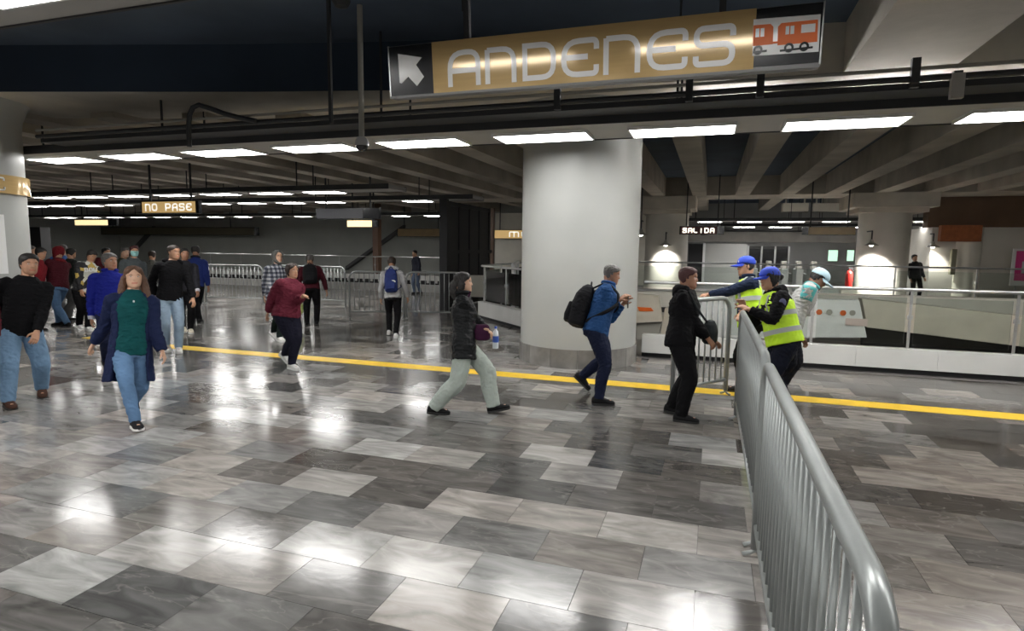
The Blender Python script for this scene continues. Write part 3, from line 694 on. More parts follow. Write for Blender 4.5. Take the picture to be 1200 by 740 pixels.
for (a, b, s) in bl:
    p, q = at_z(*a, 1.17), at_z(*b, 1.17)
    barrier(p, q, 'grey crowd barrier in the far line, %s' % s, 'crowd barriers in the far line', r=.024, sp=.12)

# ================================================================== FAR OBJECTS
# black steel gate
t = thing('steel_gate', 'tall black steel gate leaf standing behind the far barriers', 'gate', (-7.2, 15.6, 0))
MB().box(-.06, .06, 0, 3.4, .05, 3.08).build('gate_leaf', M['blackmatt'], t)
for y in (0, .8, 1.6, 2.4, 3.3): MB().box(.06, .10, y, y+.1, .05, 3.08).build('gate_stile', M['blackmatt'], t)
for z in (.1, 1.6, 2.95): MB().box(.06, .095, 0, 3.4, z, z+.1).build('gate_rail', M['blackmatt'], t)
MB().box(-.12, .12, -.12, 0, 0, 3.12).build('gate_post', M['blackmatt'], t)
MB().box(-.07, .07, 3.75, 3.9, 0, 3.12).build('gate_post', M['brown'], t); MB().box(-.03, .03, 3.4, 3.8, 1.6, 1.7).build('gate_hinge', M['blackmatt'], t)
# brown post and sloping stair handrail by the back wall
p = at_y(442, 300, 27.0); MB().box(-.16, .16, -.16, .16, 0, 4.5).build('steel_post', M['brown'], loc=(p.x, 27.0, 0), label='slim brown steel post before the back wall', cat='post')
a, b = at_y(398, 317, 34.0), at_y(466, 268, 34.0)
MB().prism_xz([(a.x, a.z), (b.x, b.z), (b.x+.05, b.z+.25), (a.x+.05, a.z+.25)], 34.6, 35.0).build('stair_rail', nmat('rail_dim', (.10, .10, .10), .6), label='dark sloping stair edge rising along the back wall', cat='stair edge')
a, b = at_y(148, 300, 34.5), at_y(175, 270, 34.5)
MB().prism_xz([(a.x, a.z), (b.x, b.z), (b.x+.05, b.z+.3), (a.x+.05, a.z+.3)], 34.7, 35.0).build('stair_rail', MATS['rail_dim'], label='short dark sloping stair edge at the left of the back wall', cat='stair edge')
MB().box(-3.5, 3.5, -.05, .5, 0, 2.6).build('wall_corner', nmat('dark_wall', (.07, .07, .072), .7), loc=(at_y(46, 300, 24).x-3.2, 24, 0), kind='structure')
# white wall panel seen right of the gate
a, b = at_y(580, 320, 30.3), at_y(628, 281, 30.3)
MB().box(a.x, b.x+6, 30.3, 30.6, 0, 3.6).build('wall_pale', M['ivory'], kind='structure')
# concourse behind the far columns
a, b = at_y(826, 312, 33.0), at_y(876, 286, 33.0)
MB().box(0, b.x-a.x, 0, .2, 0, b.z).build('partition', nmat('partition_grey', (.48, .48, .46), .6), loc=(a.x, 33.0, 0), label='pale grey partition wall between the far columns', cat='partition')
a, b = at_y(806, 310, 32.0), at_y(827, 286, 32.0)
t = thing('doorway', 'dark doorway with a bright right edge behind the far column', 'doorway', (a.x, 32.0, 0))
MB().box(0, b.x-a.x-.12, 0, .15, 0, b.z).build('opening', M['blackmatt'], t); MB().box(b.x-a.x-.12, b.x-a.x, -.05, .15, 0, b.z+.05).build('jamb', M['white'], t)
a, b = at_y(876, 310, 34.5), at_y(925, 289, 34.5)
t = thing('ticket_booth', 'dark glazed ticket booth beyond the turnstiles', 'booth', (a.x, 34.5, 0))
MB().box(0, b.x-a.x, 0, 1.5, 0, b.z).build('booth_body', nmat('booth_dark', (.06, .06, .06), .5), t)
for q in range(4): MB().box(q*(b.x-a.x)/3-.04, q*(b.x-a.x)/3+.04, -.05, 0, 0, b.z).build('mullion', M['metal'], t)
for q in range(3): MB().box(q*(b.x-a.x)/3+.06, (q+1)*(b.x-a.x)/3-.06, -.02, 0, 1.0, b.z-.15).build('pane', M['black'], t)
for i in range(5):
    a = at_y(883+i*17.5, 312, 29.0)
    t = thing('turnstile', '%s turnstile from the left in the far row' % ORD[i], 'turnstile', (a.x, 29.0, 0), 0, 'far turnstiles')
    MB().box(-.14, .14, -.6, .6, 0, 1.02).build('cabinet', M['metal'], t, bevel=.03)
    MB().box(-.1, .1, -.3, .2, 1.02, 1.35).build('reader_head', M['pipe'], t, bevel=.02)
    MB().tube([(.14, 0, .85), (.34, 0, .8)], .02, 8).build('arm', M['metal'], t)
for i, (x0, x1) in enumerate(((970, 982), (992, 1001))):
    a, b = at_y(x0, 306, 37.9), at_y(x1, 293.5, 37.9)
    t = thing('lit_window', 'small greenish lit window far behind the turnstiles, %s' % ('left one' if i == 0 else 'right one'), 'window', (a.x, 37.9, a.z))
    w_, h_ = b.x-a.x, b.z-a.z
    MB().box(0, w_, 0, .08, 0, h_).build('pane', M['screen'], t)
    MB().box(-.05, 0, -.03, .1, -.05, h_+.05).box(w_, w_+.05, -.03, .1, -.05, h_+.05).box(0, w_, -.03, .1, -.05, 0).box(0, w_, -.03, .1, h_, h_+.05).build('frame', M['pipe'], t)
# hanging fascia band above the turnstiles
a, b = at_y(800, 283, 30.0), at_y(1003, 275, 30.0)
MB().box(a.x, b.x, 30.0, 30.3, a.z, b.z+.1).build('trim_fascia', M['concrete_dark'], kind='structure')
# ducts above
for (x0, x1, y0, y1, lab) in ((917, 948, 238, 248, 'pale duct box under the far ceiling, left of the lit column'), (953, 994, 238, 248, 'pale duct box in dark framing next to the lit far column')):
    a, b = at_y(x0, y1, 27.2), at_y(x1, y0, 27.2)
    MB().box(0, b.x-a.x, 0, .6, 0, b.z-a.z).box(.1, .16, .2, .26, b.z-a.z, 4.549-a.z).box(b.x-a.x-.16, b.x-a.x-.1, .2, .26, b.z-a.z, 4.549-a.z).build('duct_box', M['ivory'], loc=(a.x, 27.2, a.z), label=lab, cat='duct')
# fire extinguisher by the lit column
a = at_y(994, 338, 24.0)
t = thing('fire_extinguisher', 'red fire extinguisher beside the brightly lit far column', 'extinguisher', (a.x, 24.0, a.z))
MB().lathe([(0, 0), (.11, 0), (.12, .04), (.12, .5), (.08, .6), (.03, .63), (.03, .68), (0, .68)], 16).build('cylinder', M['red'], t, smooth=True)
MB().box(-.03, .1, -.02, .02, .68, .74).build('handle', M['blackmatt'], t)
MB().tube([(.03, 0, .68), (.14, 0, .6), (.15, 0, .3)], .015, 6).build('hose', M['blackmatt'], t)
MB().box(-.25, .25, -.2, .2, -a.z+0, 0).build('stand', M['pipe'], t)
# right-hand far wall, its corner and poster
wr = at_y(1090, 300, 26.5)
MB().box(0, 9, 0, .4, 0, 2.75).build('wall_ticket', M['wallwarm'], loc=(wr.x, 26.5, 0), kind='structure')
MB().box(0, .4, .4, 8, 0, 2.75).build('wall_ticket_return', M['wallwarm'], loc=(wr.x, 26.5, 0), kind='structure')
MB().box(-.2, 9, -.1, .5, 2.75, 3.9).build('trim_fascia_right', nmat('fascia_brown', (.13, .075, .04), .5, var=.2, scale=1), loc=(wr.x, 26.5, 0), kind='structure')
c1, c2 = at_y(1122, 300, 26.2), at_y(1154, 300, 26.2)
MB().lathe([((c2.x-c1.x)/2, 0), ((c2.x-c1.x)/2, 2.75)], 32).build('column', M['ivory'], loc=((c1.x+c2.x)/2, 26.6, 0), smooth=True, label='smooth pale half-round wall bulge near the pink poster', cat='column')
a, b = at_y(1102, 283, 26.0), at_y(1152, 264, 26.0)
MB().box(0, b.x-a.x, 0, .3, 0, b.z-a.z).build('shop_sign', nmat('rust_sign', (.34, .10, .03), .5, var=.2), loc=(a.x, 26.0, a.z), label='rust orange fascia sign on the far right wall', cat='sign')
a, b = at_y(1112, 322, 26.3), at_y(1121, 292, 26.3)
MB().box(0, b.x-a.x, 0, .2, 0, b.z-a.z).build('wall_cabinet', nmat('cabinet_dim', (.22, .21, .15), .5), loc=(a.x, 26.2, a.z), label='narrow olive wall cabinet left of the pale bulge', cat='cabinet', bevel=.02)
a, b = at_y(1183, 335, 24.8), at_y(1223, 292, 24.8)
t = thing('poster', 'pink and white poster at the right edge', 'poster', (a.x, 24.8, a.z)); w_, h_ = b.x-a.x, b.z-a.z
MB().box(0, w_, 0, .04, 0, h_).build('board', M['white'], t); MB().box(.12*w_, .9*w_, -.006, 0, .14*h_, .94*h_).build('pink_field', M['pink'], t)
MB().box(.34*w_, .7*w_, -.01, -.006, .34*h_, .66*h_).build('white_field', M['white'], t)
for q in range(2): MB().box(.2*w_+q*.55*w_, .24*w_+q*.55*w_, .04, .1, -a.z, .1).build('leg', M['metal'], t)
# bell lamps lighting the far columns
def bell_lamp(x, y, Y, label, cx, energy, spot=True, reach=.5):
    p = at_y(x, y, Y); t = thing('bell_lamp', label, 'lamp', p)
    MB().lathe([(.03, .22), (.05, .2), (.07, .12), (.2, .03), (.24, 0), (.23, 0), (.19, .03), (.06, .11)], 20).build('shade', M['pipe'], t, smooth=True)
    MB().lathe([(.0, .08), (.05, .07), (.08, .02), (.05, -.02), (0, -.03)], 14).build('bulb', M['bulb'], t, smooth=True)
    MB().tube([(0, 0, .22), (0, .0, .5), (0, reach, .5)], .025, 8).build('arm', M['tray'], t)
    if not spot: MB().tube([(0, 0, .5), (0, 0, 4.56-p.z)], .02, 6).build('drop_rod', M['tray'], t)
    if spot:
        l = bpy.data.lights.new('bell_lamp_light', 'SPOT'); l.energy = energy; l.spot_size = R(110); l.spot_blend = .5; l.shadow_soft_size = .08; l.color = (1, .97, .9)
        o = bpy.data.objects.new('bell_lamp_light', l); COL.objects.link(o); o.parent = t; o.location = (0, 0, -.06)
        o.rotation_euler = (R(22), 0, 0)
    return t
bell_lamp(780, 288, 23.9, 'bell shaded lamp glowing on the far column right of the thick one', colB[0], 420)
bell_lamp(1021, 288, 23.7, 'bell shaded lamp on the brightly lit far column', colC[0], 1300, reach=.7)
bell_lamp(751, 276, 21.0, 'small bell lamp right against the thick column edge', 0, 120, spot=False)
bell_lamp(1093, 290, 26.2, 'wall lamp lighting the corner of the far right wall', 0, 160, reach=.36)
# ================================================================== PEOPLE
UPV = Vector((0, 0, 1))
def lerp(a, b, t): return a+(b-a)*t
def sstep(a, b, x):
    t = min(1, max(0, (x-a)/(b-a))); return t*t*(3-2*t)
class LB(MB):
    def loft(s, secs, n=20, pw=2.0):
        """secs: (centre, axis_u, axis_v, a, b)"""
        b0 = len(s.v)
        for (c, u, v, a, b) in secs:
            for j in range(n):
                th = 2*PI*j/n; cc, ss = math.cos(th), math.sin(th)
                q = (abs(cc)**pw+abs(ss)**pw)**(-1/pw)
                s.v.append(tuple(c+u*(a*cc*q)+v*(b*ss*q)))
        k = len(secs)
        for i in range(k-1):
            for j in range(n):
                j2 = (j+1) % n; s.f.append((b0+i*n+j, b0+i*n+j2, b0+(i+1)*n+j2, b0+(i+1)*n+j))
        s.f.append(tuple(b0+j for j in reversed(range(n)))); s.f.append(tuple(b0+(k-1)*n+j for j in range(n)))
        return s
    def ball(s, c, rx, ry, rz, rot=None, n=12, m=8):
        c = Vector(c); b0 = len(s.v)
        for i in range(m+1):
            ph = -PI/2+PI*i/m
            for j in range(n):
                th = 2*PI*j/n; p = Vector((rx*math.cos(ph)*math.cos(th), ry*math.cos(ph)*math.sin(th), rz*math.sin(ph)))
                if rot: p = rot @ p
                s.v.append(tuple(c+p))
        for i in range(m):
            for j in range(n):
                j2 = (j+1) % n; s.f.append((b0+i*n+j, b0+i*n+j2, b0+(i+1)*n+j2, b0+(i+1)*n+j))
        return s
    def limb(s, pts, rads, n=14, sub=4, sq=1.0):
        """smooth tapered limb through joints"""
        P_ = [Vector(p) for p in pts]; out = []; rr = []
        for i in range(len(P_)-1):
            p0 = P_[i-1] if i > 0 else P_[i]*2-P_[i+1]; p1, p2 = P_[i], P_[i+1]; p3 = P_[i+2] if i+2 < len(P_) else P_[i+1]*2-P_[i]
            for k in range(sub):
                t = k/sub
                q = (p1*2+(p2-p0)*t*.6+(p1*2-p0*2+p2*0)*0)*.5 if False else None
                m1, m2 = (p2-p0)*.28, (p3-p1)*.28
                h00, h10, h01, h11 = 2*t**3-3*t*t+1, t**3-2*t*t+t, -2*t**3+3*t*t, t**3-t*t
                out.append(p1*h00+m1*h10+p2*h01+m2*h11); rr.append(lerp(rads[i], rads[i+1], t*t*(3-2*t)))
        out.append(P_[-1]); rr.append(rads[-1])
        return s.tube(out, rr, n, flat=sq)
def remesh(mb, voxel, smooth=2):
    me = bpy.data.meshes.new('tmp'); me.from_pydata([tuple(v) for v in mb.v], [], mb.f); me.update()
    bm = bmesh.new(); bm.from_mesh(me); bmesh.ops.recalc_face_normals(bm, faces=bm.faces); bm.to_mesh(me); bm.free()
    o = bpy.data.objects.new('tmp', me); COL.objects.link(o)
    m = o.modifiers.new('r', 'REMESH'); m.mode = 'VOXEL'; m.voxel_size = voxel; m.use_smooth_shade = True
    if smooth:
        s = o.modifiers.new('s', 'SMOOTH'); s.factor = .5; s.iterations = smooth
    dg = bpy.context.evaluated_depsgraph_get(); dg.update()
    me2 = bpy.data.meshes.new_from_object(o.evaluated_get(dg))
    bpy.data.objects.remove(o); bpy.data.meshes.remove(me)
    return me2
def get_co(me):
    a = np.empty(len(me.vertices)*3, np.float32); me.vertices.foreach_get('co', a); return a.reshape(-1, 3)
def set_co(me, a): me.vertices.foreach_set('co', a.astype(np.float32).ravel()); me.update()
def get_no(me):
    a = np.empty(len(me.vertices)*3, np.float32); me.vertices.foreach_get('normal', a); return a.reshape(-1, 3)
def vnoise(p, seed=0):
    """cheap smooth pseudo noise from sines, vectorised"""
    r = np.random.RandomState(seed); s = np.zeros(len(p))
    for k in range(6):
        d = r.normal(size=3); d /= np.linalg.norm(d); f = r.uniform(.6, 1.6)
        s += np.sin(p @ (d*f*6.28)+r.uniform(0, 6.28)+1.5*np.sin(p @ (r.normal(size=3)*2.2)+r.uniform(0, 6)))
    return s/3.5
def wrinkle(me, amp, fz=(9, 9, 14), seed=1):
    co = get_co(me); no = get_no(me)
    n = vnoise(co*np.array(fz), seed); n2 = vnoise(co*np.array(fz)*2.3, seed+5)
    rid = 1-np.abs(n)*1.6; d = amp*(rid*.7+n2*.35)
    set_co(me, co+no*d[:, None])
def link(me, name, mat, parent):
    me.name = name; me.materials.clear(); me.materials.append(mat)
    me.polygons.foreach_set('use_smooth', [True]*len(me.polygons)); me.update()
    o = bpy.data.objects.new(name, me); COL.objects.link(o); o.parent = parent; return o
# ---------------- head
HT = np.array([(-.50, .09, .33, .12), (-.455, .185, .385, .02), (-.38, .255, .40, -.10), (-.28, .29, .395, -.22), (-.16, .315, .385, -.32), (-.04, .33, .385, -.40), (.06, .338, .38, -.435), (.15, .345, .395, -.45), (.25, .338, .38, -.45), (.33, .31, .335, -.42), (.40, .262, .265, -.36), (.46, .18, .165, -.26), (.495, .07, .05, -.14)])
HN, HM = 40, 34
def head_grid():
    zs = np.linspace(-.5, .495, HM); pts = np.zeros((HM, HN, 3))
    for i, z in enumerate(zs):
        w_, f_, b_ = [np.interp(z, HT[:, 0], HT[:, k]) for k in (1, 2, 3)]
        yc, d = (f_+b_)/2, (f_-b_)/2
        for j in range(HN):
            th = 2*PI*j/HN; c, s = math.cos(th), math.sin(th); q = (abs(c)**2.25+abs(s)**2.25)**(-1/2.25)
            x, y = w_*c*q, yc+d*s*q
            if s > 0:
                g = lambda x0, z0, sx, sz: math.exp(-((x-x0)/sx)**2-((z-z0)/sz)**2)
                nz = max(0, min(1, (.10-z)/.20)) if z > -.115 else max(0, 1-(-.115-z)/.035)
                y += .105*nz*math.exp(-(x/.052)**2) if z < .1 else 0
                y -= .035*(g(.145, .045, .075, .05)+g(-.145, .045, .075, .05))
                y += .014*(g(.13, .13, .1, .03)+g(-.13, .13, .1, .03))
                y += .022*g(0, -.235, .10, .022)+.024*g(0, -.285, .085, .024)-.012*g(0, -.26, .1, .01)
                y += .012*g(0, -.42, .08, .05)
                y += .012*(g(.2, -.08, .07, .08)+g(-.2, -.08, .07, .08))
            pts[i, j] = (x, y, z)
    return pts
HG = head_grid()
def grid_mb(mb, pts, M4):
    b0 = len(mb.v); m, n = pts.shape[:2]
    for i in range(m):
        for j in range(n): mb.v.append(tuple(M4 @ Vector(pts[i, j])))
    for i in range(m-1):
        for j in range(n):
            j2 = (j+1) % n; mb.f.append((b0+i*n+j, b0+i*n+j2, b0+(i+1)*n+j2, b0+(i+1)*n+j))
    mb.f.append(tuple(b0+j for j in reversed(range(n)))); mb.f.append(tuple(b0+(m-1)*n+j for j in range(n)))
def shell(maskf, thick, inset=-.035):
    """copy of the head surface lifted by `thick` where the mask holds, hidden under the skin elsewhere"""
    P_ = HG.copy()
    for i in range(HM):
        for j in range(HN):
            x, y, z = HG[i, j]; nrm = Vector((x*1.0, (y+.03), max(z, -.2)*1.0+(.02))); nrm.normalize()
            m = maskf(x, y, z); t = lerp(inset, thick if not callable(thick) else thick(x, y, z), m)
            P_[i, j] = np.array((x, y, z))+np.array(nrm)*t
    return P_
def m_short(x, y, z):      # short hair: hairline above the brow, sideburns, nape
    f_ = .30-.9*max(0, abs(x)-.14)
    line = f_ if y > .12 else lerp(-.22, f_, sstep(-.12, .12, y))
    if y < -.12: line = -.26
    if y > -.04 and y < .1 and abs(x) > .2: line = max(line-.12, -.05)
    return sstep(line-.03, line+.03, z)
def m_long(x, y, z):
    top_ = .44-.95*abs(x) if abs(x) < .3 else .16
    line = top_ if y > .16 else lerp(-.5, top_, sstep(-.02, .16, y))
    if y < -.02: line = -.55
    return sstep(line-.03, line+.03, z)
def m_cap(x, y, z): return sstep(.13, .17, z-(.03 if y > 0 else -.04*min(1, -y*3)))
def m_hood(x, y, z):
    r = math.hypot(x/.30, (z-.0)/.46); return 1-sstep(.0, .06, (1-r)) if y > .05 else 1.0
# ---------------- two-bone chain
def ik(a, t, l1, l2, hint):
    a, t = Vector(a), Vector(t); d = t-a; L_ = d.length
    mx = (l1+l2)*.995
    if L_ > mx: t = a+d*(mx/L_); d = t-a; L_ = mx
    L_ = max(L_, abs(l1-l2)+.01)
    x = (l1*l1-l2*l2+L_*L_)/(2*L_); h = math.sqrt(max(l1*l1-x*x, 0))
    u = d.normalized(); hv = Vector(hint)-u*Vector(hint).dot(u)
    if hv.length < 1e-4: hv = u.orthogonal()
    return a+u*x+hv.normalized()*h, t
def px_depth(x, y, depth):
    return EYE+ray(x, y)*(depth/FOC)
SKIN = {}
def skinmat():
    return nmat('skin', (.5, .3, .2), .5, attr='Col', var=.06, scale=30)
def cloth(name, col, rough=.8, var=.12, **k): return nmat('cloth_'+name, col, rough, var=var, scale=7, bump=.35, bscale=90, spec=.12, **k)
def plaidmat():
    if 'plaid' in MATS: return MATS['plaid']
    m = bpy.data.materials.new('plaid'); m.use_nodes = True; nt = m.node_tree; b = nt.nodes['Principled BSDF']; b.inputs['Roughness'].default_value = .85
    tc = nt.nodes.new('ShaderNodeTexCoord'); outs = []
    for ax in ('X', 'Z'):
        wv = nt.nodes.new('ShaderNodeTexWave'); wv.bands_direction = ax; wv.inputs['Scale'].default_value = 4.2; nt.links.new(tc.outputs['Object'], wv.inputs['Vector'])
        r_ = nt.nodes.new('ShaderNodeMath'); r_.operation = 'GREATER_THAN'; r_.inputs[1].default_value = .5; nt.links.new(wv.outputs['Fac'], r_.inputs[0]); outs.append(r_)
    ad = nt.nodes.new('ShaderNodeMath'); nt.links.new(outs[0].outputs[0], ad.inputs[0]); nt.links.new(outs[1].outputs[0], ad.inputs[1])
    ml = nt.nodes.new('ShaderNodeMath'); ml.operation = 'MULTIPLY'; ml.inputs[1].default_value = .5; nt.links.new(ad.outputs[0], ml.inputs[0])
    cr = nt.nodes.new('ShaderNodeValToRGB'); cr.color_ramp.elements[0].color = (.015, .017, .03, 1); cr.color_ramp.elements[1].color = (.33, .34, .36, 1)
    e = cr.color_ramp.elements.new(.5); e.color = (.09, .10, .13, 1)
    nt.links.new(ml.outputs[0], cr.inputs[0]); nt.links.new(cr.outputs[0], b.inputs['Base Color']); MATS['plaid'] = m; return m
def camomat():
    if 'camo' in MATS: return MATS['camo']
    m = nmat('camo', (.02, .02, .02), .8); nt = m.node_tree; b = nt.nodes['Principled BSDF']
    tc = nt.nodes.new('ShaderNodeTexCoord'); n = nt.nodes.new('ShaderNodeTexVoronoi'); n.inputs['Scale'].default_value = 9
    nt.links.new(tc.outputs['Object'], n.inputs['Vector'])
    cr = nt.nodes.new('ShaderNodeValToRGB'); cr.color_ramp.interpolation = 'CONSTANT'; e = cr.color_ramp.elements
    e[0].color = (.012, .012, .014, 1); e[1].position = .62; e[1].color = (.55, .55, .5, 1); x = e.new(.78); x.color = (.45, .33, .08, 1)
    nt.links.new(n.outputs['Color'], cr.inputs[0]); nt.links.new(cr.outputs[0], b.inputs['Base Color']); return m
HAIRS = {'black': (.012, .010, .009), 'brown': (.085, .036, .016), 'grey': (.10, .095, .09), 'darkbrown': (.028, .017, .012), 'maroon': (.06, .015, .015)}
SK = {'tan': (.46, .25, .155), 'brown': (.33, .165, .10), 'light': (.56, .34, .23), 'dark': (.24, .12, .075)}

def person(label, Ht, feet, head_px, phi=0, hands=None, skin='tan', hair='black', hairstyle='short', top=None, pants=None, shoes=None, sole=None, girth=1.0, hem=-.03,
           voxel=.007, cap=None, hood=None, vest=None, coat=None, fem=False, legr=1.0, sleeve=1.0, look=0, nod=0, dz_head=0.0, top_mat=None, collar=None, cuffs=None, pants_mat=None, mask=None, twist=0, name='person'):
    """feet: [(px, py, lift, heel_pitch)] left then right of the person; hands: [(px, py, depth offset)] or None"""
    fw = []
    for (x, y, lf, pt) in feet: fw.append((at_z(x, y, lf), lf, pt))
    ctr = (fw[0][0]+fw[1][0])*.5; root_loc = Vector((ctr.x, ctr.y, 0))
    v = Vector((-root_loc.x, -root_loc.y, 0)).normalized(); rgt = Vector((-v.y, v.x, 0))
    dirw = v*math.cos(R(phi))+rgt*math.sin(R(phi)); th = math.atan2(-dirw.x, dirw.y)
    t = thing(name, label, 'person', root_loc, th)
    RI = Matrix.Rotation(-th, 4, 'Z'); loc = lambda p: RI @ (Vector(p)-root_loc)
    depth = (root_loc-EYE).dot(CF)
    S = Ht
    l_th, l_sh = .245*S, .235*S
    # ankles from the balls of the feet
    ank = []; shoeM = []
    for i, (p, lf, pt) in enumerate(fw):
        b = loc(p); b.z = lf
        yaw = (.12 if i == 1 else -.12)*-1
        Rm = Matrix.Rotation(-yaw if i == 0 else -yaw, 4, 'Z') @ Matrix.Rotation(-R(pt), 4, 'X')
        if pt >= 0: piv = Vector((0, .072*S, 0))
        else: piv = Vector((0, -.045*S, 0))
        T = Matrix.Translation(b) @ Rm @ Matrix.Translation(-piv)
        shoeM.append(T); ank.append(T @ Vector((0, 0, .052*S)))
    # head target
    hh = .132*S
    htop = loc(px_depth(head_px[0], head_px[1], depth+dz_head))
    hipxy = (ank[0]+ank[1])*.5; hipxy = Vector((hipxy.x*.9, hipxy.y*.75+htop.y*.25, 0))
    hz = .535*S
    for it in range(60):
        ok = all((Vector((hipxy.x+sx*.052*S, hipxy.y, hz))-ank[i]).length < (l_th+l_sh)*.992 for i, sx in ((0, -1), (1, 1)))
        if ok: break
        hz -= .006*S
    hipc = Vector((hipxy.x, hipxy.y, hz))
    want = htop-Vector((0, 0, hh*.5))
    spine = (want-hipc); slen = spine.length; spine.normalize()
    k_ = (slen/S)/.412                      # stretch of the trunk to reach the head
    k_ = min(max(k_, .88), 1.12)
    tx = Vector((math.cos(R(twist)), math.sin(R(twist)), 0)); fwd = spine.cross(tx).normalized()*-1
    side = fwd.cross(spine).normalized()
    if fwd.y < 0: fwd = -fwd
    if side.x < 0: side = -side
    def sp_(f): return hipc+spine*(f*S*k_)
    shc = sp_(.274); shw = (.098 if fem else .106)*S*(1+.35*(girth-1))
    sho = [shc-side*shw, shc+side*shw]
    neck = sp_(.335); headc = sp_(.412)
    hips = [hipc+Vector((-.052*S, 0, -.01*S)), hipc+Vector((.052*S, 0, -.01*S))]
    knees = []; 
    for i in (0, 1):
        kn, an = ik(hips[i], ank[i], l_th, l_sh, Vector(((-.12, .12)[i], 1, 0))); knees.append(kn); ank[i] = an
    # arms
    la, lf_ = .175*S, .152*S
    elb, wri = [], []
    for i in (0, 1):
        sx = (-1, 1)[i]; hsp = hands[i] if hands else None
        if hsp is None: hsp = ('sw', 0)
        if hsp[0] == 'sw':      # hanging arm with a swing angle (deg forward), optional outward angle
            a = R(hsp[1]); o_ = R(hsp[2] if len(hsp) > 2 else 9); e_ = R(hsp[3] if len(hsp) > 3 else 18)
            d1 = (-spine*math.cos(a)*math.cos(o_)+fwd*math.sin(a)+side*sx*math.sin(o_)).normalized()
            el = sho[i]+d1*la; d2 = (-spine*math.cos(a+e_)+fwd*math.sin(a+e_)+side*sx*math.sin(o_)*.5).normalized()
            elb.append(el); wri.append(el+d2*lf_)
        else:
            tg = loc(px_depth(hsp[0], hsp[1], depth+hsp[2]))
            hint = hsp[3] if len(hsp) > 3 else (sx*.5, -.8, -.6)
            el, wr = ik(sho[i], tg, la, lf_, Vector(hint)); elb.append(el); wri.append(wr)
    # ------------------------------------------------ body mesh
    B = LB(); g = girth
    X, Yv = side, fwd
    tor = [(-.055, .080, .062), (-.01, .094, .070), (.05, .086, .062), (.11, .078, .058), (.18, .088, .064), (.24, .096, .064), (.285, .090, .052), (.315, .058, .043), (.34, .038, .038)]
    B.loft([(sp_(f), X, Yv, a*S*g*(.9 if f < .3 else 1), b*S*g*(.9 if f < .3 else 1)) for f, a, b in tor], 20)
    B.limb([sp_(.31), sp_(.345), headc+fwd*(-.02*S)-spine*.01*S], [.037*S, .034*S, .036*S])
    # head
    lk = Matrix.Rotation(-R(look), 4, 'Z') @ Matrix.Rotation(-R(nod), 4, 'X')
    hf = (fwd*.6+Vector((0, 1, 0))*.4).normalized(); hu = (spine*.5+UPV*.5).normalized(); hs = hf.cross(hu).normalized(); hu = hs.cross(hf).normalized()
    HM4 = Matrix(((hs.x, hf.x, hu.x, headc.x), (hs.y, hf.y, hu.y, headc.y), (hs.z, hf.z, hu.z, headc.z), (0, 0, 0, 1))) @ lk @ Matrix.Scale(hh*1.02, 4)
    HM4 = HM4 @ Matrix.Translation((0, .02, .01))
    grid_mb(B, HG, HM4)
    for sx in (-1, 1):
        B.ball(HM4 @ Vector((sx*.345, -.04, -.0)), .03*hh, .075*hh, .12*hh, rot=HM4.to_3x3().normalized() @ Matrix.Rotation(sx*-.25, 3, 'Z'))
    for i in (0, 1):
        sx = (-1, 1)[i]
        B.limb([sho[i]-side*sx*.02*S, elb[i], wri[i]], [.027*S, .021*S, .0165*S])
        B.limb([hips[i]+Vector((0, 0, .02*S)), knees[i], ank[i], ank[i]-Vector((0, 0, .02*S))], [.042*S*g, .026*S, .020*S, .020*S])
        B.loft([(shoeM[i] @ Vector((0, yy*S, .022*S)), (shoeM[i].to_3x3() @ Vector((1, 0, 0))), (shoeM[i].to_3x3() @ Vector((0, 0, 1))), a*S, .016*S) for yy, a in ((-.035, .014), (.0, .019), (.05, .023), (.085, .014))], 12)
        # hand
        d = (wri[i]-elb[i]).normalized(); hint = (-side*sx*1.0+fwd*.25)
        if hands and hands[i] and hands[i][0] != 'sw': hint = Vector((-sx*.5, .1, -1))
        pn = (hint-d*hint.dot(d)).normalized(); ac = d.cross(pn).normalized()      # palm normal, across
        if ac.dot(fwd+UPV*.3) < 0: ac = -ac                                         # thumb side forward / up
        w0 = wri[i]; curl = 1.0
        B.loft([(w0-d*.012*S, ac, pn, .016*S, .0125*S), (w0+d*.012*S, ac, pn, .020*S, .011*S), (w0+d*.035*S, ac, pn, .0245*S, .0105*S), (w0+d*.056*S, ac, pn, .0235*S, .0085*S)], 12, 2.6)
        for q, (off, ln) in enumerate(((.0185, .041), (.0065, .046), (-.006, .042), (-.0175, .033))):
            p = w0+d*.05*S+ac*off*S; dd = (d+ac*off*6).normalized(); pts = [p]; ang = .25+.1*q
            for s_ in (.45, .3, .25):
                dr = (dd*math.cos(ang*curl)+pn*math.sin(ang*curl)); p = p+dr*ln*S*s_; pts.append(p); ang += .45
            B.limb(pts, [.0060*S, .0056*S, .0050*S, .0040*S], n=8, sub=2)
        p = w0+d*.016*S+ac*.018*S
        B.limb([p, p+(ac*.75+d*.6+pn*.3).normalized()*.024*S, p+(ac*.75+d*.6+pn*.3).normalized()*.024*S+(d*.9+ac*.2+pn*.4).normalized()*.024*S], [.0085*S, .0065*S, .0048*S], n=8, sub=2)
    me = remesh(B, voxel, 1)
    co = get_co(me); inv = np.array(HM4.inverted()); hc = co @ inv[:3, :3].T+inv[:3, 3]
    base = np.array(SK[skin]); colr = np.tile(base, (len(co), 1))
    lip = (np.abs(hc[:, 0]) < .12) & (np.abs(hc[:, 2]+.26) < .038) & (hc[:, 1] > .3) & (np.abs(hc[:, 2]) < .6)
    colr[lip] = base*np.array((.85, .55, .55))
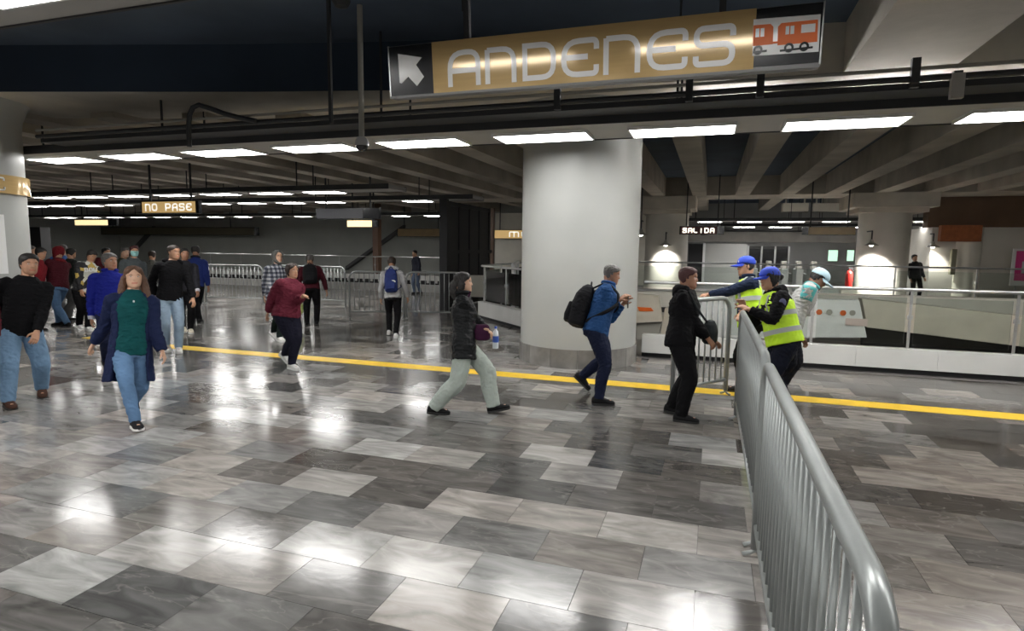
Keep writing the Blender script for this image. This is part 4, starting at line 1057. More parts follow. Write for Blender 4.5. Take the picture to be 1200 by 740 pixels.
    ck = (hc[:, 1] > .15) & (np.abs(hc[:, 2]) < .4); nn_ = vnoise(hc*3, 3); colr[ck] *= (1+.06*nn_[ck])[:, None]
    if not fem:
        st = (hc[:, 1] > .05) & (hc[:, 2] < -.17) & (hc[:, 2] > -.5) & ~lip; colr[st] *= .88
    ca = me.color_attributes.new('Col', 'FLOAT_COLOR', 'POINT'); ca.data.foreach_set('color', np.concatenate([colr, np.ones((len(co), 1))], 1).astype(np.float32).ravel())
    link(me, 'body', skinmat(), t)
    # eyes and brows
    for sx in (-1, 1):
        e = LB().ball(HM4 @ Vector((sx*.145, .325, .045)), .052*hh, .040*hh, .026*hh, rot=HM4.to_3x3().normalized(), n=10, m=6)
        o = e.build('eye', nmat('eye_white', (.6, .57, .54), .25), t, smooth='all')
        LB().ball(HM4 @ Vector((sx*.145, .358, .045)), .020*hh, .012*hh, .020*hh, rot=HM4.to_3x3().normalized(), n=8, m=5).build('iris', nmat('iris', (.03, .015, .008), .15), o, smooth='all')
        LB().tube([HM4 @ Vector((sx*.07, .372, .118)), HM4 @ Vector((sx*.14, .372, .135)), HM4 @ Vector((sx*.22, .325, .115))], [.012*hh, .016*hh, .008*hh], 6).build('eyebrow', nmat('hair_'+('black' if hair == 'grey' else hair), HAIRS['black' if hair == 'grey' else hair], .6), t)
    hm = nmat('hair_'+hair, HAIRS[hair], .5, var=.3, scale=30, bump=.5, bscale=60)
    # ------------------------------------------------ hair
    if hairstyle:
        Hh = LB(); long_ = hairstyle in ('long', 'tied', 'bun')
        th_ = (lambda x, y, z: .045+.03*sstep(.1, .45, z)) if not long_ else (lambda x, y, z: .06+.015*sstep(.1, .45, z))
        if hairstyle == 'buzz': th_ = .02
        if not (hood and hood.get('up')): grid_mb(Hh, shell(m_long if long_ else m_short, th_), HM4)
        if hairstyle == 'long':
            for sx in (-1, 1):
                p = [HM4 @ Vector((sx*.26, .0, .25)), HM4 @ Vector((sx*.40, .02, -.1)), HM4 @ Vector((sx*.46, .05, -.5)), HM4 @ Vector((sx*.50, .16, -.95)), HM4 @ Vector((sx*.42, .26, -1.28))]
                Hh.limb(p, [.08*hh, .14*hh, .17*hh, .17*hh, .07*hh], n=12)
            p = [HM4 @ Vector((0, -.28, .2)), HM4 @ Vector((0, -.40, -.2)), HM4 @ Vector((0, -.42, -.6)), HM4 @ Vector((0, -.40, -1.2))]
            Hh.limb(p, [.25*hh, .32*hh, .36*hh, .22*hh], n=14)
        if hairstyle == 'tied':
            p = [HM4 @ Vector((0, -.35, .05)), HM4 @ Vector((0, -.5, -.15)), HM4 @ Vector((0, -.5, -.5)), HM4 @ Vector((0, -.42, -.85))]
            Hh.limb(p, [.22*hh, .24*hh, .25*hh, .12*hh], n=12)
            for sx in (-1, 1): Hh.limb([HM4 @ Vector((sx*.25, -.1, .2)), HM4 @ Vector((sx*.32, -.14, -.2)), HM4 @ Vector((sx*.26, -.25, -.6))], [.12*hh, .14*hh, .1*hh])
        if hairstyle == 'bun': Hh.ball(HM4 @ Vector((0, -.55, .08)), .17*hh, .15*hh, .17*hh)
        if len(Hh.v):
            me = remesh(Hh, max(voxel*.9, .0055), 1); wrinkle(me, .006 if long_ else .004, (22, 22, 8) if long_ else (30, 30, 30), 4)
            link(me, 'hair', hm, t)
    if cap:
        Cp = LB(); grid_mb(Cp, shell(m_cap, lambda x, y, z: .075+.05*sstep(.2, .45, z), -.02), HM4)
        me = remesh(Cp, max(voxel, .006), 1); cm_ = nmat('cap_'+cap['name'], cap['col'], .7, var=.08)
        co_ = link(me, 'cap', cm_, t)
        vz = LB(); pts = []
        for a in range(11):
            u = -1+2*a/10; pts.append((u*.34, .33-.10*u*u*1.6+.0, .16)); 
        n0 = len(vz.v); k = 11
        for zz in (.0, -.035):
            for u_ in range(k):
                u = -1+2*u_/(k-1); vz.v.append(tuple(HM4 @ Vector((u*.33, .40-.22*u*u, .17+zz-.02*u*u))))
            for u_ in range(k):
                u = -1+2*u_/(k-1); vz.v.append(tuple(HM4 @ Vector((u*.29, .40-.22*u*u+(.42*math.sqrt(max(0, 1-u*u*.92))), .10+zz-.05*u*u))))
        for u_ in range(k-1):
            a, b, c_, d_ = u_, u_+1, k+u_+1, k+u_
            vz.f += [(a, b, c_, d_), (2*k+d_, 2*k+c_, 2*k+b, 2*k+a), (d_, c_, 2*k+c_, 2*k+d_), (b, a, 2*k+a, 2*k+b)]
        vz.f += [(0, k, 3*k, 2*k), (k-1, 3*k-1, 4*k-1, 2*k-1)]
        vz.build('visor', cm_, co_, smooth=True)
        if cap.get('emblem'): LB().ball(HM4 @ Vector((-.12, .42, .30)), .07*hh, .02*hh, .06*hh, rot=HM4.to_3x3().normalized()).build('emblem', M['white'], co_)
    if mask:
        Mk = LB(); grid_mb(Mk, shell(lambda x, y, z: sstep(-.10, -.06, .0-z-.04)*sstep(.02, .08, y)*sstep(-.52, -.44, z), .03, -.03), HM4)
        link(remesh(Mk, .007, 1), 'face_mask', nmat('mask_teal', mask, .7), t)
    # ------------------------------------------------ trousers
    if pants or pants_mat:
        pm = pants_mat or cloth(*pants); T_ = LB(); lr = legr
        T_.loft([(sp_(f), X, Yv, a*S*g, b*S*g) for f, a, b in ((-.06, .086, .070), (-.02, .098, .076), (hem+.01 if hem > -.03 else .0, .094, .071), (hem+.045 if hem > -.03 else .03, .074, .052), (.075, .06, .045))], 20)
        for i in (0, 1):
            sx = (-1, 1)[i]; lo = ank[i]*1.0; dn = (ank[i]-knees[i]).normalized()
            T_.limb([hips[i]+Vector((0, 0, .0)), lerp(hips[i], knees[i], .5)+Vector((0, .004*S, 0)), knees[i], lerp(knees[i], ank[i], .45)-Vector((0, .006*S, 0)), lo+dn*.012*S],
                    [.057*S*g, .052*S*g*(.6+.4*lr), .043*S*(.5+.5*g)*lr, .040*S*(.6+.4*g)*lr, .034*S*lr], n=16)
        me = remesh(T_, max(voxel*1.25, .008), 3); wrinkle(me, .006, (9, 9, 17), 11); link(me, 'trousers', pm, t)
    # ------------------------------------------------ upper garment
    tm = top_mat or (cloth(*top) if top else None)
    if tm:
        J = LB(); e = .0095
        prof = [(-.06, .098, .077), (-.02, .104, .080), (.03, .101, .077), (.08, .096, .073), (.13, .094, .071), (.18, .100, .074), (.235, .106, .074), (.275, .104, .064), (.298, .086, .055), (.315, .066, .050), (.328, .052, .046), (.338, .046, .043)]
        if fem: prof = [(f, a*(1.02 if f < .05 else .93 if f < .15 else .95), b*(1.1 if .15 < f < .25 else 1)) for f, a, b in prof]
        pr = [(f, a, b) for f, a, b in prof if f > hem+.01]
        a0 = np.interp(hem, [p[0] for p in prof], [p[1] for p in prof]); b0 = np.interp(hem, [p[0] for p in prof], [p[2] for p in prof])
        if hem < -.06: a0 += (-.06-hem)*.12; b0 += (-.06-hem)*.12
        pr = [(hem, a0, b0)]+pr
        J.loft([(sp_(f), X, Yv, a*S*g, b*S*g) for f, a, b in pr], 22, 2.2)
        for i in (0, 1):
            sx = (-1, 1)[i]; up = sho[i]-side*sx*.03*S; w1 = lerp(elb[i], wri[i], .93)
            J.limb([up+spine*.006*S, sho[i]+side*sx*.002*S-spine*.004*S, lerp(sho[i], elb[i], .55), elb[i], lerp(elb[i], wri[i], .5), w1], [.038*S*sleeve, .042*S*sleeve, .039*S*sleeve*(.6+.4*g), .036*S*sleeve, .033*S*sleeve, .026*S*sleeve], n=16)
        me = remesh(J, max(voxel*1.25, .008), 3); wrinkle(me, .007, (8, 8, 13), 21)
        tn = link(me, 'top' if not collar else 'jacket', tm, t)
        if cuffs:
            for i in (0, 1):
                d = (wri[i]-elb[i]).normalized(); c0 = lerp(elb[i], wri[i], .88)
                LB().tube([c0, c0+d*.03*S], [.028*S*sleeve, .024*S*sleeve], 14).build('cuff', cuffs, tn, smooth=True)
        if collar:
            cl = LB(); rr_ = .050*S; pts = []
            for q in range(15):
                a = R(118)+R(304)*q/14; pts.append(sp_(.335)+X*(rr_*math.cos(a))+Yv*(rr_*.95*math.sin(a))+spine*(.008*S))
            cl.tube(pts, .014*S, 8); me = remesh(cl, .007, 2); link(me, 'collar', cloth(*collar) if isinstance(collar, tuple) else collar, tn)
        if hood:
            hd = LB(); hmat = cloth(*hood['mat']) if isinstance(hood['mat'], tuple) else hood['mat']
            if hood.get('up'):
                grid_mb(hd, shell(m_hood, .11, -.03), HM4)
                hd.limb([headc-spine*.09*S-fwd*.03*S, sp_(.30)-fwd*.02*S], [.055*S, .075*S])
            else:
                pts = []
                for q in range(13):
                    a = R(150)+R(240)*q/12; pts.append(sp_(.328)+X*(.062*S*math.cos(a))+Yv*(.056*S*math.sin(a)))
                hd.tube(pts, [.014*S]+[.02*S+.014*S*math.sin(PI*q/12) for q in range(1, 12)]+[.014*S], 10)
                hd.ball(sp_(.315)-fwd*.062*S, .055*S, .028*S, .045*S)
            me = remesh(hd, .008, 2); wrinkle(me, .005, (14, 14, 14), 8); link(me, 'hood', hmat, tn)
    if vest:
        V_ = LB(); vp = [(vest.get('hem', -.02), .112, .087), (.03, .109, .085), (.08, .105, .082), (.13, .104, .080), (.18, .107, .082), (.235, .107, .080), (.275, .088, .068), (.31, .070, .056), (.322, .06, .05)]
        V_.loft([(sp_(f), X, Yv, a*S*g, b*S*g) for f, a, b in vp], 24, 2.2)
        me = remesh(V_, .009, 2); wrinkle(me, .004, (8, 8, 10), 31); vo = link(me, 'hi_vis_vest', nmat('hivis', (.55, .85, .02), .6, var=.08, emit=None), t)
        for f in (.055, .165):
            a, b = [np.interp(f, [p[0] for p in vp], [p[k] for p in vp]) for k in (1, 2)]
            LB().loft([(sp_(f+df), X, Yv, (a+.0035)*S*g, (b+.0035)*S*g) for df in (-.016, .016)], 32, 2.2).build('reflective_band', nmat('reflective', (.42, .45, .44), .35), vo, smooth=True)
        for sx in (-1, 1):
            pts = [sp_(f)+X*(sx*.055*S)+Yv*(yb*S) for f, yb in ((.17, .083), (.235, .082), (.285, .062), (.318, .02), (.318, -.02), (.285, -.064), (.235, -.083), (.17, -.084))]
            LB().tube(pts, .014*S, 6, flat=.5).build('shoulder_band', MATS['reflective'], vo, smooth=True)
    if coat:
        Cq = LB(); cmx = cloth(*coat['mat']); a0_, a1_ = R(90+coat.get('open', 42)), R(450-coat.get('open', 42)); n = 22
        cp = [(coat['hem'], .135, .105), (coat['hem']*.5, .122, .096), (.0, .112, .089), (.06, .104, .083), (.13, .101, .080), (.19, .106, .082), (.24, .109, .080), (.28, .102, .068), (.308, .078, .056), (.328, .058, .050)]
        b0 = len(Cq.v); m_ = len(cp)
        for off in (.0, -.016):
            for (f, a, b) in cp:
                for j in range(n+1):
                    an = a0_+(a1_-a0_)*j/n
                    Cq.v.append(tuple(sp_(f)+X*((a+off)*S*g*math.cos(an))+Yv*((b+off)*S*g*math.sin(an))))
        Lr = m_*(n+1)
        for i in range(m_-1):
            for j in range(n):
                a, b, c_, d_ = b0+i*(n+1)+j, b0+i*(n+1)+j+1, b0+(i+1)*(n+1)+j+1, b0+(i+1)*(n+1)+j
                Cq.f += [(a, b, c_, d_), (Lr+a, Lr+d_, Lr+c_, Lr+b)]
            a, d_ = b0+i*(n+1), b0+(i+1)*(n+1); Cq.f.append((a, d_, Lr+d_, Lr+a)); a += n; d_ += n; Cq.f.append((a, Lr+a, Lr+d_, d_))
        for j in range(n):
            a = b0+j; Cq.f.append((a, Lr+a, Lr+a+1, a+1)); a = b0+(m_-1)*(n+1)+j; Cq.f.append((a, a+1, Lr+a+1, Lr+a))
        for i in (0, 1):
            sx = (-1, 1)[i]; up = sho[i]-side*sx*.03*S; w1 = lerp(elb[i], wri[i], .98)
            Cq.limb([up, sho[i]+side*sx*.004*S, lerp(sho[i], elb[i], .55), elb[i], lerp(elb[i], wri[i], .5), w1], [.044*S, .047*S, .044*S, .041*S, .038*S, .034*S], n=16)
        me = remesh(Cq, .008, 2); wrinkle(me, .007, (8, 8, 11), 41); link(me, 'coat', cmx, t)
    # ------------------------------------------------ shoes
    sm_ = cloth(*(shoes or ('shoe_black', (.015, .015, .016)))); so_ = nmat('sole_'+('w' if sole else 'k'), (.7, .7, .68) if sole else (.02, .02, .02), .6)
    for i in (0, 1):
        U = LB(); Mx = shoeM[i]; R3 = Mx.to_3x3()
        prof = [(-.052, .012, .030), (-.046, .021, .046), (-.03, .0245, .056), (.0, .0245, .058), (.03, .026, .046), (.06, .0295, .034), (.085, .028, .028), (.102, .021, .022), (.110, .010, .015)]
        U.loft([(Mx @ Vector((0, y*S, .006*S+h*S*.5)), R3 @ Vector((1, 0, 0)), R3 @ Vector((0, 0, 1)), a*S, h*S*.5) for y, a, h in prof], 16, 2.4)
        so = U.build('shoe', sm_, t, smooth='all')
        sl = MB(); out = [(a*1.06*S, y*S) for y, a, h in prof]+[(-a*1.06*S, y*S) for y, a, h in reversed(prof)]
        sl.prism(out, 0, .013*S); sl.v = [tuple(Mx @ Vector(p)) for p in sl.v]
        sl.build('sole', so_, so)
    return dict(root=t, S=S, sp=sp_, X=X, Y=Yv, Z=spine, sho=sho, wri=wri, elb=elb, hip=hipc, g=g, head=HM4, th=th, loc=root_loc)
# ---------------- things carried (top-level, standing in the carrier's frame)
def carried(P_, name, label, cat, group=None):
    t = thing(name, label, cat, P_['loc'], P_['th'], group); return t
def backpack(P_, label, col, w=.17, h=.27, d=.10, top=.30, patch=None, name='pack'):
    S = P_['S']; t = carried(P_, 'backpack', label, 'backpack'); X, Y, sp = P_['X'], P_['Y'], P_['sp']; m = cloth(name, col, .75)
    yb = -.070*P_['g']
    B = LB(); c = lambda f, y: sp(f)+Y*(y*S)
    B.loft([(c(top-h-.005, yb-d*.5), X, Y, w*.40*S, d*.36*S), (c(top-h+.01, yb-d*.55), X, Y, w*.5*S, d*.52*S), (c(top-h*.6, yb-d*.58), X, Y, w*.53*S, d*.58*S), (c(top-h*.25, yb-d*.52), X, Y, w*.5*S, d*.5*S), (c(top-.02, yb-d*.42), X, Y, w*.4*S, d*.36*S), (c(top+.005, yb-d*.38), X, Y, w*.22*S, d*.2*S)], 20, 3.0)
    me = remesh(B, .009, 2); wrinkle(me, .004, (12, 12, 12), 51); link(me, 'pack_body', m, t)
    Q = LB().loft([(c(top-h+.015, yb-d*1.12), X, Y, w*.36*S, d*.2*S), (c(top-h+.06, yb-d*1.16), X, Y, w*.4*S, d*.22*S), (c(top-h*.5, yb-d*1.12), X, Y, w*.37*S, d*.16*S)], 16, 3.0)
    link(remesh(Q, .009, 2), 'front_pocket', m, t)
    for sx in (-1, 1):
        g = P_['g']
        pts = [c(top-.02, yb-.02)+X*(sx*.05*S), c(.322, -.03)+X*(sx*.062*S), c(.318, .02)+X*(sx*.07*S), c(.27, .075*g)+X*(sx*.075*S), c(.2, .088*g)+X*(sx*.085*S), c(.13, .05*g)+X*(sx*.107*S*g), c(top-h+.03, yb)+X*(sx*w*.45*S)]
        L_ = LB().limb(pts, [.014*S]*7, n=8, sq=.5); L_.build('shoulder_strap', m, t, smooth='all')
    LB().limb([c(top, yb-d*.3)+X*(.03*S), c(top+.035, yb-d*.35), c(top, yb-d*.3)-X*(.03*S)], [.006*S]*3, n=6).build('grab_handle', m, t, smooth='all')
    if patch: LB().ball(c(top-h*.62, yb-d*1.22)+X*.03*S, .035*S, .006*S, .02*S).build('patch', M['white'], t)
    return t
# ================================================================== THE CROWD
JEAN = ('jean', (.17, .28, .42)); JEAN2 = ('jean2', (.11, .20, .34)); BLK = ('black', (.006, .006, .007)); NAVY = ('navy', (.012, .016, .04)); DK = ('dark', (.02, .02, .024))
WSH = ('shoe_white', (.68, .68, .66)); BSH = ('shoe_black', (.014, .014, .015)); BRSH = ('shoe_brown', (.07, .035, .025))
V1, V2, V3 = .0058, .0075, .011
if not globals().get('SKIP_PEOPLE'):
    # left foreground
    person('man in black v-neck sweater and blue jeans walking at the left edge', 1.68, [(50, 466, 0, 10), (14, 480, 0, 0)], (33, 299), 6, hands=[(42, 395, -.1), (-14, 398, -.05)], skin='tan', hair='black', top=('sweater', (.005, .005, .006)), pants=JEAN, shoes=BRSH, girth=1.08, hem=-.055, voxel=V1, look=-14, legr=1.15)
    person('person in maroon jacket mostly cut off by the left edge', 1.66, [(-18, 492, 0, 0), (-48, 484, 0, 0)], (-32, 300), 20, hands=[(0, 438, -.12), None], top=('maroon0', (.10, .012, .02)), pants=DK, voxel=V3)
    P2 = person('woman with long brown hair, teal top, open navy coat and jeans walking forward', 1.60, [(158, 484, .02, 25), (157, 501, 0, -4)], (156, 314), 4, hands=[(190, 412, .05, (1, -.2, -.3)), (103, 419, .05, (-1, -.2, -.3))], skin='light', hair='brown', hairstyle='long', top=('teal', (.006, .065, .068)), pants=JEAN2, shoes=BSH, sole=True, girth=1.06, hem=-.05, voxel=V1, fem=True, sleeve=.72, coat=dict(mat=('navycoat', (.012, .018, .055)), hem=-.20, open=46), legr=.92)
    LB().ball(P2['sp'](.265)+P2['Y']*.082*P2['S'], .009, .005, .012).build('pendant', M['white'], P2['root'])
    person('man in bright blue jacket half hidden behind the woman in teal', 1.66, [(146, 440, 0, 0), (127, 433, .05, 35)], (128, 298), 10, hands=[('sw', -10), (107, 377, -.1)], skin='brown', hair='grey', top=('blue', (.012, .018, .20)), pants=NAVY, collar=('blue', (.012, .018, .20)), cuffs=nmat('cuffwhite', (.5, .5, .55), .7), girth=1.08, hem=-.05, voxel=V2, look=-25)
    person('man in black hoodie, light jeans and white shoes walking forward', 1.76, [(210, 414, 0, 0), (197, 412, .01, 12)], (203, 288), 8, hands=[(228, 358, -.05), (182, 348, .0)], skin='tan', hair='darkbrown', hairstyle='buzz', top=('hoodie', (.005, .005, .006)), hood=dict(mat=('hoodie', (.005, .005, .006))), pants=('jeanl', (.27, .36, .46)), shoes=WSH, sole=True, girth=1.06, hem=-.04, voxel=V2, look=-32)
    person('dark haired person in dark jacket right behind the black hoodie man', 1.68, [(224, 391, 0, 0), (216, 389, .02, 15)], (216, 292), 10, hands=[(233, 352, -.1), ('sw', 10)], skin='brown', hair='black', hairstyle='short', top=('dark2', (.02, .02, .025)), pants=BLK, shoes=('shoe_pale', (.6, .55, .45)), sole=True, voxel=V3, cuffs=nmat('cuffwhite', (.5, .5, .55), .7))
    person('person in blue and black jacket seen from behind right of the hoodie man', 1.72, [(236, 378, 0, 0), (227, 377, 0, 0)], (229, 287), 170, skin='brown', hair='black', top=('blue3', (.02, .035, .16)), pants=BLK, collar=('dark2', (.02, .02, .025)), voxel=V3)
    person('person wearing a teal face mask and grey jacket in the left crowd', 1.66, [(164, 385, 0, 0), (154, 384, 0, 8)], (157, 289), 12, hair='maroon', top=('grey2', (.06, .07, .075)), pants=DK, mask=(.25, .5, .5), girth=1.1, voxel=V3)
    person('older man with grey hair in dark green jacket beside the masked person', 1.64, [(148, 378, 0, 0), (140, 378, 0, 0)], (146, 291), 30, hair='grey', skin='light', top=('olive', (.03, .035, .022)), pants=DK, voxel=V3)
    P8 = person('man in black and yellow patterned jacket with white lettering, looking down', 1.62, [(106, 388, 0, 0), (97, 386, .02, 10)], (107, 294), 25, hands=[(113, 345, -.28), (96, 348, -.2)], hair='black', top_mat=camomat(), pants=BLK, shoes=WSH, sole=True, voxel=V2, nod=22, girth=1.08)
    tt = P8['root']; sp = P8['sp']
    for q, ch in enumerate('BOW'):
        o = letter(ch, -.115+q*.08, -.045+q*.08, 0, .085, .017, tt, M['white'], -.004, .004)
        cpos = sp(.225)+P8['Y']*(.092*P8['S']); o.location = cpos; o.rotation_euler = (0, 0, R(180)); o.rotation_euler.x = R(-4)
    P9 = person('man in dark maroon hooded jacket and blue jeans reading beside the left column', 1.70, [(75, 383, 0, 0), (64, 382, 0, 0)], (68, 290), 215, hands=[(58, 335, .1), (52, 330, .2)], hair='black', hairstyle=None, top=('maroon2', (.07, .012, .018)), hood=dict(mat=('redhood', (.16, .015, .02)), up=True), pants=JEAN2, shoes=BSH, girth=1.12, voxel=V2)
    t = carried(P9, 'paper_sheet', 'white folded paper held up next to the left column', 'paper')
    a = Vector(P9['wri'][0])*.5+Vector(P9['wri'][1])*.5
    m = MB().box(-.09, .09, -.003, .003, -.03, .24); o = m.build('sheet', M['white'], t, loc=a); o.rotation_euler = (R(25), R(30), 0)
    person('person in red jacket peeking out at the edge of the left column', 1.66, [(52, 388, 0, 0), (44, 387, 0, 0)], (47, 291), 60, hair='black', top=('red4', (.20, .015, .022)), pants=JEAN2, voxel=V3, nod=10)
    person('person behind the left column with only the face showing', 1.70, [(40, 378, 0, 0), (31, 378, 0, 0)], (35, 288), 90, skin='light', hair='grey', hairstyle='buzz', top=('tan5', (.10, .08, .06)), pants=DK, voxel=V3)
    person('person in bright blue shirt far back near the left column', 1.68, [(77, 372, 0, 0), (70, 372, 0, 0)], (73, 288), 200, hair='grey', skin='light', top=('blue6', (.07, .16, .45)), pants=('grey6', (.2, .2, .2)), voxel=V3)
    person('person with dark jacket and dark cap left of the patterned jacket', 1.64, [(88, 376, 0, 0), (80, 376, 0, 0)], (83, 292), 120, hair='black', top=('dark7', (.02, .024, .022)), pants=('grey7', (.10, .10, .10)), voxel=V3)
    person('person in wine coloured jacket behind the man in blue', 1.66, [(129, 369, 0, 0), (121, 369, 0, 0)], (124, 291), 40, hair='black', top=('wine8', (.09, .015, .02)), pants=DK, voxel=V3)
    person('far person with grey top standing by the barriers at left', 1.60, [(181, 368, 0, 0), (175, 368, 0, 0)], (178, 295), 150, hair='darkbrown', top=('grey9', (.12, .12, .11)), pants=DK, voxel=V3)
    # middle left
    person('person in checked grey hooded shirt walking left of the maroon jumper woman', 1.66, [(331, 401, 0, 0), (324, 396, .03, 25)], (325, 295), 30, hands=[('sw', 10), (310, 352, .05)], skin='light', hair='darkbrown', hairstyle='short', top_mat=plaidmat(), hood=dict(mat=('greyhood', (.09, .09, .085)), up=True), pants=('dkgreen', (.012, .02, .018)), shoes=WSH, sole=True, voxel=V2, hem=-.06)
    person('heavy woman in maroon jumper, black trousers and white shoes', 1.56, [(347, 434, 0, 0), (337, 425, .05, 35)], (342, 310), 38, hands=[(355, 348, -.22, (.6, -.3, -1.4)), (311, 374, .05)], skin='tan', hair='darkbrown', hairstyle='bun', top=('maroon', (.115, .018, .032)), pants=('navyblk', (.010, .010, .02)), shoes=WSH, sole=True, girth=1.32, hem=-.03, voxel=V1, fem=True, sleeve=1.2)
    P13 = person('man in maroon sleeved black jacket walking away past the barriers', 1.62, [(361, 381, 0, 0), (371, 381, 0, 8)], (363, 299), 176, hair='grey', hairstyle='short', top=('maroon3', (.075, .014, .022)), pants=BLK, voxel=V2, girth=1.1, hands=[('sw', 12, 16), ('sw', 5, 20)])
    backpack(P13, 'black backpack on the maroon jacket man walking away', (.014, .014, .016), w=.18, h=.27, d=.09, name='pack13')
    t = carried(P13, 'carrier_bag', 'yellow green and white carrier bag by the leg of the maroon jacket man', 'bag')
    wv = P13['wri'][0]; B = LB().loft([(wv+Vector((.0, 0, z)), Vector((1, 0, 0)), Vector((0, 1, 0)), a, b) for z, a, b in ((-.50, .07, .05), (-.46, .1, .07), (-.3, .1, .06), (-.2, .06, .03), (-.12, .02, .02))], 14)
    link(remesh(B, .012, 2), 'bag_body', nmat('lime_bag', (.45, .55, .18), .5, var=.3, scale=12), t); LB().tube([wv+Vector((0, 0, -.14)), wv+Vector((0, 0, -.04))], .008, 6).build('bag_handle', MATS['lime_bag'], t)
    P14 = person('young man in pale grey hoodie walking away with a blue backpack', 1.60, [(458, 392, .0, 5), (464, 395, 0, 0)], (459, 302), 172, hair='darkbrown', top=('palegrey', (.36, .36, .37)), hood=dict(mat=('palegrey', (.36, .36, .37))), pants=BLK, shoes=WSH, sole=True, voxel=V2, hands=[('sw', 10, 14, 30), ('sw', 10, 14, 30)], legr=.9)
    backpack(P14, 'navy blue backpack on the pale grey hoodie man', (.022, .035, .13), w=.15, h=.27, d=.09, patch=True, name='pack14')
    person('far person in dark jacket standing beyond the barriers near the black gate', 1.66, [(489, 345, 0, 0), (483, 345, 0, 0)], (486, 294), 300, hair='black', top=('dark15', (.012, .013, .02)), pants=('blue15', (.06, .08, .12)), voxel=V3, girth=1.05)
    # centre
    P16 = person('woman in dark leather jacket and pale wide trousers walking right', 1.56, [(573, 484, 0, -14), (521, 486, 0, 6)], (543, 321), 86, hands=[(564, 386, -.10, (0, -1, -.3)), (572, 388, .12, (0, -1, -.3))], skin='light', hair='black', hairstyle='tied', top=('leather', (.012, .013, .014), .4), collar=('leather', (.012, .013, .014), .4), pants=('palegreen', (.40, .45, .41)), shoes=BSH, girth=1.05, hem=-.10, voxel=V1, fem=True, legr=1.35)
    t = carried(P16, 'handbag', 'dark purple handbag hanging at the hip of the leather jacket woman', 'bag')
    wv = P16['wri'][0]+Vector((0, .0, -.02)); B = LB().loft([(wv+Vector((0, .01, z)), Vector((1, 0, 0)), Vector((0, 1, 0)), a, b) for z, a, b in ((-.10, .035, .06), (-.085, .05, .085), (.0, .05, .09), (.05, .04, .075), (.07, .03, .06))], 16, 3)
    link(remesh(B, .009, 2), 'bag_body', cloth('purple', (.045, .012, .035)), t); LB().limb([wv+Vector((0, -.08, .08)), wv+Vector((-.03, -.16, .28)), wv+Vector((-.05, -.12, .42))], [.01]*3).build('bag_strap', MATS['cloth_purple'], t)
    t = carried(P16, 'water_bottle', 'clear plastic water bottle with blue label in the hand of the leather jacket woman', 'bottle'); q = P16['wri'][1]+Vector((-.02, .085, -.20))
    MB().lathe([(0, 0), (.032, 0), (.034, .01), (.033, .08), (.034, .15), (.028, .19), (.013, .21), (.013, .23), (0, .23)], 16).build('bottle_body', nmat('pet', (.75, .8, .85), .08), t, smooth=True, loc=q)
    MB().lathe([(.0355, .07), (.0355, .14)], 16).build('bottle_label', nmat('bluelabel', (.05, .12, .5), .4), t, smooth=True, loc=q); MB().lathe([(.015, .222), (.015, .245), (0, .245)], 12).build('bottle_cap', MATS['bluelabel'], t, loc=q)
    P17 = person('man in blue jacket and navy trousers walking right with a black backpack', 1.66, [(686, 454, .05, 40), (714, 475, 0, 0)], (717, 312), 84, hands=[(730, 357, .08, (0, -.6, -1)), (726, 352, -.18, (0, -.6, -1))], skin='brown', hair='grey', top=('blue17', (.022, .07, .19)), collar=('blue17', (.022, .07, .19)), pants=('navy17', (.010, .014, .035)), shoes=BSH, girth=1.16, hem=-.035, voxel=V1, nod=4)
    backpack(P17, 'black backpack on the man in blue passing the thick column', (.012, .012, .014), w=.18, h=.30, d=.125, top=.29, name='pack17')
    t = carried(P17, 'phone', 'small dark phone held before the chest of the man in blue', 'phone'); a = P17['wri'][1]+Vector((0, .10, -.02))
    MB().box(-.035, .035, -.006, .006, -.07, .07).build('phone_body', M['black'], t, loc=a, bevel=.004)
    P18 = person('woman in black tracksuit with short dark red hair facing the guard', 1.64, [(799, 487, 0, 4), (812, 496, 0, 0)], (807, 315), 78, hands=[(833, 398, .12, (0, -.8, -.8)), (831, 399, -.1, (0, -.8, -.8))], skin='brown', hair='maroon', hairstyle='short', top=('blackknit', (.005, .005, .006)), hood=dict(mat=('blackknit', (.005, .005, .006))), pants=BLK, shoes=BSH, girth=1.18, hem=-.06, voxel=V1, fem=True, legr=1.1)
    t = carried(P18, 'shoulder_bag', 'dark grey shoulder bag held in front of the woman in black', 'bag')
    wv = (P18['wri'][0]+P18['wri'][1])*.5+Vector((0, -.0, .08)); B = LB().loft([(wv+Vector((0, 0, z)), Vector((1, 0, 0)), Vector((0, 1, 0)), a, b) for z, a, b in ((-.13, .08, .05), (-.1, .11, .075), (.0, .12, .08), (.08, .1, .06), (.12, .06, .04))], 16, 2.6)
    link(remesh(B, .009, 2), 'bag_body', cloth('bag18', (.022, .026, .028)), t); LB().limb([wv+Vector((.05, -.02, .1)), P18['sp'](.2)+P18['Y']*.16+P18['X']*.10, P18['sho'][1]+Vector((-.02, .06, .05))], [.012]*3).build('bag_strap', MATS['cloth_bag18'], t)
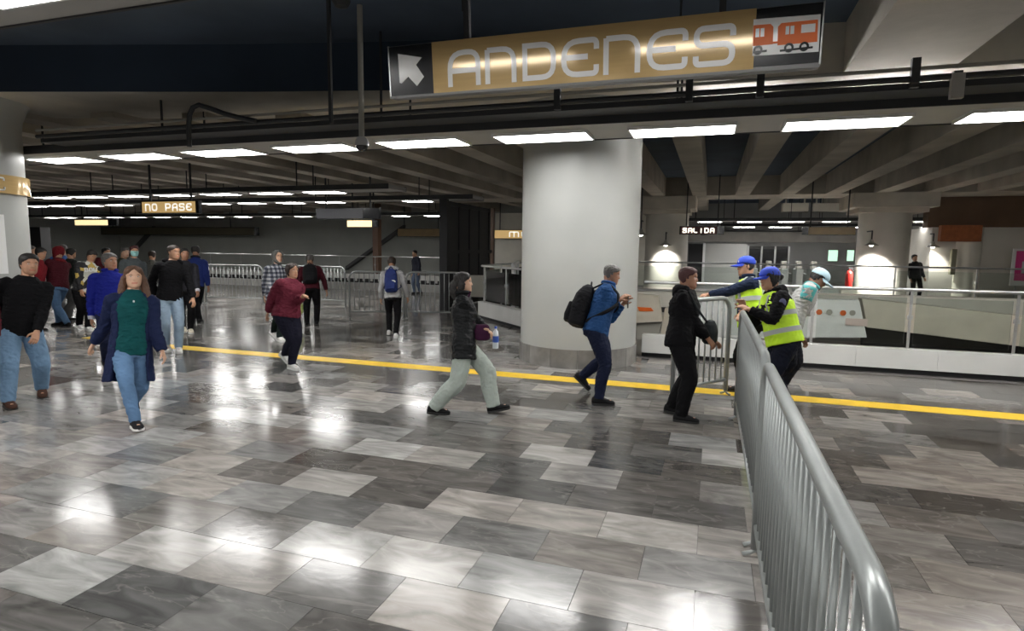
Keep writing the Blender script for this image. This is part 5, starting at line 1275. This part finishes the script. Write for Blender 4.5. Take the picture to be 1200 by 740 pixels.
    # guards
    P19 = person('guard in blue cap and navy jacket stretching an arm over the short barrier', 1.72, [(857, 459, 0, 0), (874, 462, 0, 0)], (875, 303), -72, hands=[(829, 346, .1, (0, -.3, -1)), (868, 368, -.25, (.3, -.5, -1))], skin='tan', hair='black', hairstyle='buzz', top=('navy19', (.016, .024, .05)), collar=('navy19', (.016, .024, .05)), pants=BLK, shoes=BSH, voxel=V2, cap=dict(name='blue', col=(.02, .06, .50), emblem=True), vest=dict(hem=-.02), girth=1.08)
    P20 = person('guard in blue cap and yellow vest over black sleeves leaning on the barrier', 1.66, [(896, 489, 0, 0), (912, 491, 0, 0)], (903, 316), -62, hands=[(878, 363, -.16, (-.7, -.35, -.8)), (872, 360, .15, (.3, -.4, -1))], skin='tan', hair='black', hairstyle='bun', top=('blk20', (.005, .005, .006)), hood=dict(mat=('blk20', (.005, .005, .006))), pants=('navy20', (.010, .012, .022)), shoes=BSH, voxel=V1, cap=dict(name='blue', col=(.02, .06, .50)), vest=dict(hem=-.03), girth=1.22, fem=True)
    LB().ball(lerp(P20['sho'][0], P20['elb'][0], .3)+Vector((-.062, .0, .01)), .012, .04, .045).build('sleeve_badge', nmat('badge', (.10, .10, .2), .5), P20['root'])
    P21 = person('man in pale blue cap and grey jacket with teal shoulders bending forward, moving right', 1.72, [(922, 470, .02, 15), (906, 466, .03, 30)], (959, 317), 80, hands=[(938, 395, .2, (0, -.8, -.6)), (934, 392, -.2, (0, -.8, -.6))], skin='dark', hair='black', hairstyle='short', top=('grey21', (.38, .38, .37)), collar=('teal21', (.10, .42, .42)), pants=('dark21', (.012, .013, .018)), shoes=BSH, voxel=V2, cap=dict(name='pale', col=(.45, .62, .70)), girth=1.05, hem=-.03, nod=18)
    for i in (0, 1):
        e_ = lerp(P21['sho'][i], P21['elb'][i], .5); s_ = P21['sho'][i]+P21['Z']*.012
        LB().limb([s_, e_], [.083, .074], n=16).build('shoulder_panel', cloth('teal21', (.10, .42, .42)), P21['root'], smooth='all')
    person('far person in dark clothes beside the brightly lit far column', 1.70, [(1078, 353, 0, 0), (1069, 353, 0, 0)], (1072, 299), 30, hair='black', top=('dark22', (.02, .02, .022)), pants=BLK, voxel=V3)
